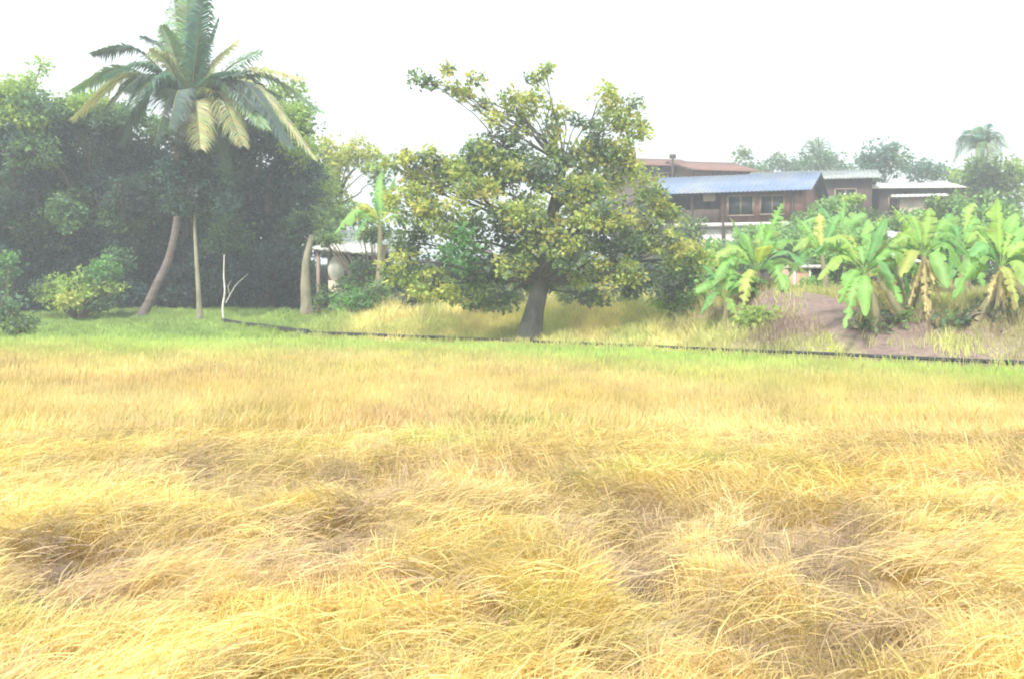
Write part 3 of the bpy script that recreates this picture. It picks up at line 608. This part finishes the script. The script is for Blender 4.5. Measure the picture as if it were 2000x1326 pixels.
palm('tall coconut palm with curved leaning trunk and big untidy crown, rising over the dark grove', [(275, 612), (300, 570), (328, 510), (343, 450), (352, 380), (366, 300), (370, 240)], .15, (371, 218),
     [(340, 0, 1.0, .3, GN), (366, -40, .2, .2, GN), (400, -20, -.8, .2, BL), (428, 35, .3, .3, BL), (318, 50, -.8, .4, GN), (278, 72, .4, .75, DK), (298, 95, -1, .4, YL), (178, 105, .2, .95, DK), (205, 145, -1.2, .8, BL),
      (140, 178, .8, 1.1, GN), (140, 232, -.8, 1.3, YL), (190, 235, -2, 1.2, DK), (465, 78, .9, .3, YL), (508, 98, -.2, .35, GN), (468, 140, -1.6, .4, BL), (595, 155, .2, .8, YL), (630, 220, 1.2, 1.2, GN), (618, 312, -.6, 1.7, YL), (570, 290, -2, 1.5, DK),
      (475, 285, -2.2, 1.1, YL), (392, 292, -2.6, .9, YL), (300, 285, -2.2, 1.1, DK), (240, 280, 0, 1.3, DK), (420, 320, 1.5, 1.1, DK), (350, 90, 1.8, .3, BL), (385, 60, 1.8, .3, BL), (340, 310, -1.5, 1.0, BR), (440, 335, -1, 1.2, DK), (250, 215, -2, 1.1, BL), (500, 215, -2.2, .9, DK), (545, 190, 1, .9, BL), (240, 180, 1.5, .8, DK), (520, 250, -2.4, 1.2, GN), (330, 250, -2.8, .9, DK)],
     37, .95, 96, 7)
palm('small distant coconut palm above the grey roof', [(1597, 500), (1597, 400), (1597, 305)], .2, (1597, 303),
     [(1590, 272, 1, .2, BL), (1610, 270, 0, .2, BL), (1572, 285, 0, .5, BL), (1625, 288, 0, .5, BL), (1565, 305, -1, .7, BL), (1632, 310, -1, .7, BL), (1580, 275, -.5, .3, GN), (1618, 276, -.5, .3, BL), (1590, 300, -2, .3, DK), (1606, 300, -2, .3, DK), (1585, 325, -2, .7, GN), (1612, 325, -2, .7, GN), (1600, 268, -1, .2, GN)], 85, .8, 26, stalk=.06)
palm('distant coconut palm at the right edge above the yellow green tree', [(1920, 500), (1920, 400), (1918, 295)], .2, (1918, 292),
     [(1908, 250, 1, .2, BL), (1930, 243, 0, .2, BL), (1885, 262, 0, .5, BL), (1955, 270, 0, .5, BL), (1880, 292, 0, .6, BL), (1968, 292, 0, .7, GN), (1872, 305, -1, .9, BL), (1955, 310, -1, .9, GN), (1862, 318, 1, 1.4, BL), (1900, 320, -2, .7, GN), (1935, 322, -2, .7, GN), (1918, 248, -1, .2, GN), (1895, 265, -1.5, .3, BL), (1945, 258, -1, .3, BL), (1875, 280, -1, .5, DK), (1960, 285, -1, .5, DK), (1905, 310, -1.5, .4, DK), (1930, 308, -1.5, .4, DK)], 66, 1.0, 40, stalk=.06)

# ------------------------------------------------------------------ banana plants
def bleaf(parent, c, tip, sag, wid, colr, name='leaf', mat='banana', dry=False):
    c = Vector(c); tip = Vector(tip); n = 44
    sp = smooth_path([c, c.lerp(tip, .5) + Vector((0, 0, sag)), tip], n)
    V, C_, Fq = [], [], []; view = Vector((random.uniform(-.6, .6), random.uniform(-.9, .1), 1 if not dry else 0)).normalized()
    ragged = random.choice([.06, .15, .3, .4]) if not dry else .5
    cut = [[(random.uniform(.12, .6) if random.random() < ragged and 5 < k < n - 2 else 1.0) for k in range(n)] for _ in (0, 1)]
    tone = random.uniform(.88, 1.12); fold = random.uniform(.25, .9)
    for i in range(n):
        a = (sp[min(i + 1, n - 1)] - sp[max(i - 1, 0)]).normalized(); s = a.cross(view)
        if s.length < .1: s = a.cross(Vector((0, -1, 0)))
        s.normalize(); nrm = s.cross(a)
        if nrm.z < 0: nrm = -nrm
        t = i / (n - 1); w = wid * (.05 if t < .16 else max(.02, math.sin(math.pi * min(1, (t - .12) / .88)) ** .6)) * random.uniform(.94, 1.04)
        lag = a * (wid * .28)                                     # veins run forward, torn strips droop
        fl = fold * (.7 + .5 * math.sin(i * .45)); wl, wr = w * cut[0][i], w * cut[1][i]
        row = [sp[i] - s * wl + lag * cut[0][i] - nrm * wl * fl, sp[i] - s * wl * .5 + lag * .4 + nrm * wl * .08, sp[i] - nrm * .012, sp[i] + s * wr * .5 + lag * .4 + nrm * wr * .08, sp[i] + s * wr + lag * cut[1][i] - nrm * wr * fl]
        for k, p in enumerate(row):
            V.append(p); f = tone * random.uniform(.9, 1.1) * (1.35 if k == 2 else 1.0)
            cc = [v * f for v in colr]
            if k in (0, 4) and random.random() < .12: cc = [.34, .26, .12]
            C_.append(cc)
    for i in range(n - 1):
        for k in range(4):
            b = i * 5 + k; Fq.append((b, b + 1, b + 6, b + 5))
    return npmesh(name, np.array([tuple(v) for v in V]), np.array(Fq), MAT[mat], parent, np.array(C_))
B1, B2, B3, B4, BD = (.22, .42, .11), (.31, .47, .12), (.16, .35, .12), (.42, .48, .13), (.44, .36, .18)
def banana(label, bpx, Y, crown, lv, dry=(), stems=1, group='banana plants on the bank', r=.12):
    base = P(bpx, 600, Y); base.z = g(base.x, Y) - .04
    t = empty('banana_plant', base, label, 'banana plant', group)
    c = P(crown[0], crown[1], Y)
    for k in range(stems):
        o = Vector((.35 * k * (-1) ** k, .2 * k, 0)); b2 = base + o; b2.z = g(b2.x, b2.y) - .05
        top = c if k == 0 else b2.lerp(c, .8) + Vector((.2, .3, 0))
        m = MB(); sp = smooth_path([b2, b2.lerp(top, .5) + Vector((.05, 0, 0)), top], 10); m.tube(sp, [r * (1.15 - .6 * i / 9) for i in range(10)], 9, wob=.05)
        m.build('pseudostem', MAT['stem'], t, smooth=True)
    for (x, y, dy, sag, w, cc) in lv: bleaf(t, c, P(x, y, Y + dy), sag, w * 1.0, cc)
    for k in range(6):
        a = random.uniform(0, 6.28); R_ = random.uniform(45, 95) * 24 / Y
        bleaf(t, c, P(crown[0] + math.cos(a) * R_ * 1.2, crown[1] - abs(math.sin(a)) * R_ + random.uniform(-10, 40), Y + random.uniform(.2, 1.2)), .3, .17, random.choice([B1, B2, B3, B4]))
    for (x, y, dy, w) in dry: bleaf(t, c - Vector((0, 0, .05)), P(x, y, Y + dy), .12, w, BD, 'dry_leaf', 'dry', True)
    return t
banana('banana plant with two upright leaves in front of the blue roofed house', 1480, 26, (1478, 530),
       [(1428, 428, .2, .1, .17, B1), (1525, 402, .0, .1, .22, B1), (1492, 440, .5, .1, .15, B1), (1400, 500, -.4, .35, .2, B2), (1560, 470, .3, .3, .2, B1), (1580, 520, -.3, .4, .2, B3), (1385, 560, -.6, .5, .2, B1), (1540, 575, -.8, .4, .2, B1), (1450, 600, -1, .35, .18, B4), (1420, 470, .8, .2, .16, B3), (1500, 480, -1, .2, .2, B4)],
       [(1470, 620, -.3, .08)], 2)
banana('low young banana plant at the left end of the banana row, by the broadleaf tree', 1415, 25.5, (1415, 585),
       [(1375, 520, 0, .15, .16, B3), (1435, 510, .2, .1, .16, B1), (1360, 570, -.3, .25, .16, B1), (1465, 560, 0, .2, .16, B1), (1370, 612, -.5, .3, .15, B3), (1440, 622, -.6, .2, .15, B2), (1400, 500, .4, .1, .15, B4)], (), 1, r=.08)
banana('large banana plant with a long leaf slanting up right, beside the bare earth mound', 1712, 22.6, (1690, 535),
       [(1728, 430, .2, .12, .15, B3), (1610, 470, 0, .35, .17, B2), (1600, 545, -.2, .4, .19, B2), (1570, 510, .4, .5, .17, B3), (1640, 590, -.6, .3, .16, B1), (1760, 590, -.5, .3, .17, B1), (1650, 640, -1, .35, .14, B1), (1780, 510, .2, .35, .17, B1), (1730, 470, .6, .2, .16, B4), (1690, 615, -1, .25, .15, B1), (1745, 545, -.7, .3, .16, B3), (1640, 460, .8, .3, .15, B4), (1695, 430, .9, .15, .14, B1)],
       [(1745, 610, -.2, .10), (1680, 630, -.2, .08), (1720, 650, .1, .07)], 3)
banana('banana plant whose yellow dead leaves hang down its stem in a long fringe', 1800, 23, (1805, 500),
       [(1745, 405, 0, .12, .18, B2), (1815, 410, .3, .1, .18, B2), (1870, 425, .3, .25, .17, B1), (1885, 480, -.2, .35, .17, B1), (1890, 540, -.4, .45, .17, B1), (1740, 480, -.3, .3, .17, B2), (1900, 510, .4, .4, .16, B3), (1780, 420, .6, .15, .17, B1), (1850, 560, -.8, .3, .17, B1), (1760, 540, -.6, .3, .15, B4)],
       [(1775, 600, -.3, .09), (1812, 640, -.4, .10), (1835, 590, -.3, .09), (1800, 660, -.2, .08), (1790, 565, -.5, .1), (1824, 555, -.5, .09), (1808, 610, -.5, .08)], 2)
banana('banana plant with one broad upright leaf at the right edge', 1950, 22, (1955, 520),
       [(1950, 395, 0, .08, .25, B2), (1880, 450, .2, .35, .17, B1), (1865, 580, -.5, .5, .18, B1), (2010, 440, .3, .2, .18, B1), (2030, 500, -.2, .3, .2, B2), (2020, 570, -.6, .3, .2, B2), (1900, 500, -.4, .3, .17, B3), (1985, 590, -.8, .25, .16, B4), (1900, 545, .3, .35, .16, B1), (1985, 420, .6, .12, .17, B1)],
       [(1950, 600, -.4, .09), (1990, 640, -.3, .09), (1965, 620, -.2, .07), (1930, 590, -.2, .07)], 3)
banana('banana plant filling the gap behind the mound, left of the large one', 1610, 27.5, (1605, 500),
       [(1560, 430, 0, .15, .17, B1), (1640, 420, .2, .1, .17, B3), (1550, 490, -.3, .35, .17, B2), (1540, 540, -.3, .4, .16, B3), (1660, 470, 0, .3, .17, B1), (1600, 420, .3, .1, .17, B4)], (), 1, r=.09)
banana('banana plant between the dead leaf plant and the rightmost plant, set back from both', 1885, 26, (1880, 490),
       [(1850, 420, .2, .15, .18, B3), (1905, 425, .2, .15, .18, B1), (1830, 490, -.2, .35, .18, B1), (1930, 480, -.2, .35, .18, B2), (1850, 560, -.4, .35, .17, B3), (1920, 560, -.4, .35, .17, B1)], [(1875, 590, -.1, .07)], 1)
banana('short broad banana plant in front of the gap left of the dead leaf plant', 1755, 24.5, (1752, 540),
       [(1720, 470, .1, .15, .17, B1), (1775, 470, .1, .15, .17, B2), (1715, 540, -.2, .3, .17, B3), (1800, 540, -.2, .3, .17, B1), (1730, 600, -.5, .3, .15, B1), (1785, 600, -.5, .3, .15, B3)], (), 1, r=.09)
banana('banana plant half behind the low young one, against the broadleaf tree', 1370, 29, (1370, 545),
       [(1340, 480, .1, .15, .17, B1), (1395, 470, .1, .15, .17, B2), (1320, 540, -.2, .3, .17, B3), (1430, 520, -.2, .3, .17, B1), (1340, 600, -.5, .3, .15, B1), (1400, 600, -.5, .3, .15, B3)], (), 1, r=.09)
banana('yellow green banana plant with drooping leaves beside the white edged shed', 735, 34, (742, 440),
       [(700, 400, -.2, .2, .2, (.42, .45, .08)), (780, 398, 0, .25, .2, (.42, .45, .08)), (655, 455, -.5, .55, .2, B1), (665, 440, -.2, .5, .18, B4), (770, 350, .3, .1, .2, B3), (745, 340, .5, .05, .2, B1), (800, 440, -.4, .3, .2, B1), (690, 470, -.8, .4, .17, B3)], (), 2, group=None)
banana('pale banana plant half hidden behind the small shed with the white roof', 1640, 36, (1640, 480),
       [(1560, 440, .3, .5, .26, B1), (1600, 400, .4, .2, .26, B3), (1690, 420, .2, .3, .26, B1), (1720, 470, 0, .5, .26, B1), (1570, 490, -.3, .6, .26, B4), (1700, 500, -.4, .5, .24, B1), (1650, 395, .6, .1, .24, B1)], (), 1, group=None)

# ------------------------------------------------------------------ buildings
def loc_house(px, Y): p = P(px, 540, Y); return Vector((p.x, Y, g(p.x, Y) - .1))
def gable_roof(w, d, h, z, over=.4, th=.06, corr=0, drop=0):
    """ridge along local x"""
    m = MB(); n = int(w / .16) if corr else 1; W2 = w / 2 + over; D2 = d / 2 + over; dz = h * (D2 / (d / 2))
    for s in (-1, 1):
        rows = []
        for i in range(n * 2 + 1 if corr else 2):
            x = -W2 + 2 * W2 * i / (n * 2 if corr else 1); off = (corr if i % 2 else 0)
            rows.append((Vector((x, 0, z + h + off)), Vector((x, s * D2, z + h - dz + off)), Vector((x, s * D2, z + h - dz + off - th)), Vector((x, 0, z + h + off - th))))
        vs = [v for r in rows for v in r]; fs = []
        for i in range(len(rows) - 1):
            a = i * 4; b = a + 4
            for k in range(4): fs.append((a + k, a + (k + 1) % 4, b + (k + 1) % 4, b + k))
        fs += [(0, 1, 2, 3), tuple(len(vs) - 4 + k for k in (3, 2, 1, 0))]
        m.add(vs, fs)
    return m
def window(parent, x, y, z, w, h, open_=False):
    f = MB(); t = .07
    f.box((x, y - .03, z + h / 2), (w + t, .09, t)); f.box((x, y - .03, z - h / 2), (w + t, .09, t))
    for s in (-1, 1): f.box((x + s * w / 2, y - .033, z), (t, .096, h - t))
    f.box((x, y - .028, z), (.05, .07, h - t))
    fr = f.build('window', MAT['frame'], parent, local=True)
    p = MB(); p.box((x, y + .0, z), (w - .02, .03, h - .02)); p.build('pane', MAT['glass'], fr, local=True)

# blue roofed house
def blue_house():
    Y = 50; rz = math.radians(-24); b = loc_house(1438, Y)
    t = empty('raised_house', b, 'long raised wooden house under a pale blue corrugated metal roof', 'house', rz=rz)
    ze = P(1445, 382, Y).z - b.z; zr = P(1445, 343, Y).z - b.z; zf = P(1445, 440, Y).z - b.z
    w, d = 6.5, 4.4
    roof = gable_roof(w, d, zr - ze - .12, ze + .12, .45, .05, .03); roof.build('roof', MAT['blue_roof'], t, local=True)
    m = MB()                                                        # upper walls with gables, thin panels
    m.box((0, d / 2 - .05, (zf + ze) / 2 + .05), (w, .1, ze - zf))
    m.box((1.5, -d / 2 + .05, (zf + ze) / 2 + .05), (w - 3.0, .1, ze - zf))
    for s in (-1, 1):
        x = s * (w / 2 - .05)
        m.add([(x - .05, -d / 2 + .1, zf), (x - .05, d / 2 - .1, zf), (x - .05, d / 2 - .1, ze + .05), (x - .05, 0, zr - .12), (x - .05, -d / 2 + .1, ze + .05),
               (x + .05, -d / 2 + .1, zf), (x + .05, d / 2 - .1, zf), (x + .05, d / 2 - .1, ze + .05), (x + .05, 0, zr - .12), (x + .05, -d / 2 + .1, ze + .05)],
              [(0, 1, 2, 3, 4), (9, 8, 7, 6, 5), (0, 5, 6, 1), (1, 6, 7, 2), (2, 7, 8, 3), (3, 8, 9, 4), (4, 9, 5, 0)])
    m.box((-1.5, .3, (zf + ze) / 2), (2.95, .1, ze - zf))
    m.build('wall', MAT['redwood'], t, local=True)
    m = MB(); m.box((0, 0, zf - .09), (w + .1, d + .1, .18)); m.build('floor_slab', MAT['whitewall'], t, local=True)
    m = MB(); m.box((0, d / 2 - .3, zf / 2 - .1), (w - .4, .15, zf - .2)); m.box((-.8, -d / 2 + .3, zf / 2 - .1), (3.6, .15, zf - .2)); m.build('lower_wall', MAT['whitewall'], t, local=True)
    m = MB(); m.box((-1.6, -d / 2 + .04, zf + .30), (2.6, .06, .6)); m.build('balustrade', MAT['darkwood'], t, local=True)
    m = MB(); m.box((-.75, -d / 2 + .05, ze - .18), (.55, .05, .42)); m.build('cream_panel', MAT['cream'], t, local=True)
    for x in (-2.85, -1.5, -.1, 2.85):
        m = MB(); m.tube([(x, -d / 2 - .02, 0), (x, -d / 2 - .02, ze + .05)], .07, 8); m.build('post', MAT['darkwood'], t, local=True)
    window(t, .65, -d / 2, (zf + ze) / 2 + .05, 1.1, .85); window(t, 2.0, -d / 2, (zf + ze) / 2 + .05, 1.0, .8)
    m = MB(); m.box((-1.7, .23, zf + .6), (.8, .06, 1.15)); m.build('door', MAT['frame'], t, local=True)
blue_house()

def gable_house(name, label, px, py_e, py_r, Y, wpx, d, rz, roofm, wallm, wins=(), corr=0.0, over=.4, cat='house'):
    b = loc_house(px, Y); t = empty(name, b, label, cat, rz=math.radians(rz)); w = M_(wpx, Y)
    ze = P(px, py_e, Y).z - b.z; zr = P(px, py_r, Y).z - b.z
    gable_roof(w, d, zr - ze - .1, ze + .1, over, .07, corr).build('roof', MAT[roofm], t, local=True)
    m = MB()
    m.box((0, -d / 2 + .06, ze / 2 + .03), (w, .12, ze)); m.box((0, d / 2 - .06, ze / 2 + .03), (w, .12, ze))
    for s in (-1, 1):
        x = s * (w / 2 - .06)
        pr = [(-d / 2 + .12, 0), (d / 2 - .12, 0), (d / 2 - .12, ze), (0, zr - .12), (-d / 2 + .12, ze)]
        m.add([(x - .06, a, c) for a, c in pr] + [(x + .06, a, c) for a, c in pr], [(4, 3, 2, 1, 0), (5, 6, 7, 8, 9)] + [(k, (k + 1) % 5, 5 + (k + 1) % 5, 5 + k) for k in range(5)])
    m.build('wall', MAT[wallm], t, local=True)
    for (x, dz, ww, hh) in wins: window(t, x, -d / 2, ze - dz, ww, hh)
    return t, w, ze, zr, d
gable_house('village_house', 'dark wooden house with long grey tiled roof and dark gable, behind the blue roofed one', 1585, 362, 335, 58, 210, 6.5, -16, 'grey_roof', 'darkwood', [(1.6, .9, 1.0, .8), (0, .9, 1, .8)], .025)
t, w, ze, zr, d = gable_house('village_house', 'house with the low brown red tiled roof peeping out beside the broadleaf tree', 1268, 335, 311, 66, 100, 6, 12, 'red_roof', 'darkwood', [(0, .8, 1, .8)], .02)
t, w, ze, zr, d = gable_house('village_house', 'house with the redder tiled roof just behind the blue roof', 1365, 345, 317, 64, 110, 6.5, 14, 'red_roof', 'redwood', [(0, .8, 1, .8)], .02)
gable_house('village_house', 'wide low house with the long white metal roof and dark wall', 1765, 376, 358, 60, 140, 5, -6, 'white_roof', 'darkwood', [(-1, .8, .9, .8)], .02)
gable_house('village_house', 'small cream walled house with shallow pale roof in front of the white roofed one', 1790, 392, 380, 54, 70, 4, -18, 'white_roof', 'cream', [(.5, .7, .5, .6)], .02)
gable_house('village_house', 'rightmost house with a short pale roof and grey brown wall', 1865, 368, 354, 66, 80, 5, -8, 'white_roof', 'frame', [(0, .8, .8, .7)], .02)
# pole on the skyline
b = loc_house(1312, 61); t = empty('antenna_pole', b, 'thin pole with short crossbar on the skyline between the two red roofs', 'pole')
z = P(1312, 302, 61).z - b.z
m = MB(); m.tube([(0, 0, 0), (0, 0, z)], .06, 6); m.build('pole', MAT['darkwood'], t, local=True)
m = MB(); m.box((0, 0, z - .12), (.35, .12, .22)); m.build('crossbar', MAT['darkwood'], t, local=True)

def flat_shed(name, label, cx, Y, pyL, pyR, wpx, depth, wallm, roofm, cat, rz=0, walls=True, py_open=None, th=.07):
    b = loc_house(cx, Y); t = empty(name, b, label, cat, rz=math.radians(rz)); w = M_(wpx, Y)
    zl = P(cx, pyL, Y).z - b.z; zrr = P(cx, pyR, Y).z - b.z; D = depth
    m = MB(); x0, x1 = -w / 2 - .1, w / 2 + .1
    n = int(w / .12); vs = []; fs = []
    for i in range(n + 1):
        f = i / n; x = x0 + (x1 - x0) * f; z = zl + (zrr - zl) * f + (.015 if i % 2 else -.015)
        vs += [(x, -D / 2 - .15, z), (x, D / 2 + .1, z + .35), (x, D / 2 + .1, z + .35 - th), (x, -D / 2 - .15, z - th)]
    for i in range(n):
        a = i * 4; q = a + 4
        for k in range(4): fs.append((a + k, a + (k + 1) % 4, q + (k + 1) % 4, q + k))
    fs += [(0, 1, 2, 3), tuple(len(vs) - 4 + k for k in (3, 2, 1, 0))]
    m.add(vs, fs); m.build('roof', MAT[roofm], t, local=True)
    for sx in (-1, 1):
        for sy in (-1, 1):
            m = MB(); zz = (zl if sx < 0 else zrr) - th + (.0 if sy < 0 else .3); m.box((sx * (w / 2 - .06), sy * (D / 2 - .06), zz / 2), (.11, .11, zz)); m.build('post', MAT['frame'], t, local=True)
    if walls:
        hgt = min(zl, zrr) - .1
        m = MB(); m.box((0, D / 2 - .16, hgt / 2), (w - .25, .08, hgt)); m.build('wall', MAT[wallm], t, local=True)
    return t, w, zl, zrr, D
t, w, zl, zrr, D = flat_shed('open_shed', 'open dark shed whose white roof edge slopes down right, left of the broadleaf tree', 686, 37, 486, 498, 112, 2.4, 'darkwood', 'white_roof', 'shed')
t2 = empty('thatched_hut', loc_house(705, 39.5), 'grey brown thatched hut roof rising behind the shed with the white roof edge', 'hut')
b = t2.location; m = MB(); z0 = P(700, 482, 39.5).z - b.z; z1 = P(700, 450, 39.5).z - b.z
gable_roof(2.2, 2.0, z1 - z0, z0, .35, .14, .02).build('roof', MAT['grey_roof'], t2, local=True)
m = MB(); m.box((0, -.85, z0 / 2), (2.1, .1, z0 - .1)); m.box((0, .85, z0 / 2), (2.1, .1, z0 - .1)); m.box((-1.0, 0, z0 / 2), (.1, 1.58, z0 - .1)); m.box((1.0, 0, z0 / 2), (.1, 1.58, z0 - .1)); m.build('wall', MAT['darkwood'], t2, local=True)
# pale jar under the shed roof on a stand
Yj = 36.2; b = loc_house(657, Yj); zc = P(657, 523, Yj).z - b.z
t = empty('water_jar', b, 'pale rounded water jar standing on a tall plinth under the shed roof edge', 'jar')
m = MB(); m.tube([(0, 0, zc + h) for h in (-.42, -.36, -.2, 0, .17, .27, .30, .34)], [.13, .2, .27, .29, .24, .15, .13, .16], 16); m.build('jar_body', MAT['jar'], t, smooth=True, local=True)
m = MB(); m.box((0, 0, (zc - .42) / 2), (.46, .46, zc - .43)); m.build('plinth', MAT['cream'], t, local=True)
# small tan block shed with the white roof
Y = 31; b = loc_house(1568, Y); t = empty('small_shed', b, 'small tan block shed with white posts and flat white roof above the bare mound', 'shed')
zt = P(1568, 522, Y).z - b.z; w = M_(80, Y)
m = MB(); m.box((.0, 0, zt), (w, 1.3, .10)); m.build('roof', MAT['white_roof'], t, local=True)
m = MB(); m.box((-.28, -.5, (zt - .05) / 2), (.58, .1, zt - .052)); m.box((-.52, 0, (zt - .05) / 2), (.1, .9, zt - .054)); m.build('wall', MAT['brick'], t, local=True)
m = MB(); m.box((-.28, -.53, zt - .50), (.62, .14, .06)); m.build('sill', MAT['whitewall'], t, local=True)
for x in (-.38, .04):
    m = MB(); m.box((x, -.565, (zt - .05) / 2), (.06, .05, zt - .054)); m.build('post', MAT['whitewall'], t, local=True)
m = MB(); m.box((.35, .1, (zt - .05) / 2), (.5, .08, zt - .055)); m.build('side_panel', MAT['darkwood'], t, local=True)
# little white sheet roofs seen through the banana leaves
for (px, py, Y, wp, lab) in [(1748, 470, 33, 56, 'small lean to with white sheet roof glimpsed between the two tall banana plants'), (1752, 508, 30, 40, 'lower little lean to with white sheet roof behind the dead leaf banana plant')]:
    flat_shed('lean_to', lab, px, Y, py - 4, py + 5, wp, 1.3, 'darkwood', 'white_roof', 'lean-to', rz=8)

# ------------------------------------------------------------------ black line along the field edge, modelled as a tube
def black_line():
    pix = [(436, 627, 36), (470, 633, 34.5), (520, 639, 32.5), (600, 650, 29.5), (700, 654, 28.6), (850, 659, 27.4), (1000, 665, 26.6), (1150, 671, 25.3), (1300, 677, 24.2), (1450, 684, 23), (1600, 690, 22), (1750, 697, 21), (1880, 703, 20.2), (2060, 711, 19)]
    pts = []
    for px, py, Y in pix:
        for k in range(700):                                     # where the line of sight meets the ground
            p = P(px, py, 17 + k * .03)
            if p.y > edge(p.x) and p.z < g(p.x, p.y) + .09: break
        p.z = g(p.x, p.y) + .09; pts.append(p)
    t = empty('field_edge_line', pts[0], 'long thin black line modelled as a tube along the foot of the bank beyond the rice', 'black_line')
    m = MB(); m.tube(smooth_path(pts[:4], 24), .075, 8); m.build('thick_section', MAT['black_line'], t, smooth=True)
    m = MB(); m.tube(smooth_path(pts[3:], 90), [.046 * (1 - .3 * math.sin(math.pi * i / 89)) for i in range(90)], 8); m.build('thin_section', MAT['black_line'], t, smooth=True)
    m = MB(); d = (pts[3] - pts[2]).normalized(); m.tube([pts[3] - d * .28, pts[3] - d * .25, pts[3] + d * .05, pts[3] + d * .08], [.07, .095, .095, .06], 10); m.build('line_bulge', MAT['black_line'], t, smooth=True)
black_line()

# ------------------------------------------------------------------ haze
mb = MB(); mb.box((0, 110, 14.5), (500, 400, 33)); hz = mb.build('haze', None or MAT['black_line'])
hz.data.materials.clear(); hm = bpy.data.materials.new('haze'); hm.use_nodes = True; n = hm.node_tree.nodes; n.clear()
o = n.new('ShaderNodeOutputMaterial'); v = n.new('ShaderNodeVolumePrincipled'); v.inputs['Color'].default_value = (.93, .96, 1, 1); v.inputs['Density'].default_value = .0049
v.inputs['Anisotropy'].default_value = .2
hm.node_tree.links.new(v.outputs[0], o.inputs['Volume']); hz.data.materials.append(hm)
tag(hz, 'thin pale daytime haze over the field and village', 'haze', kind='stuff')
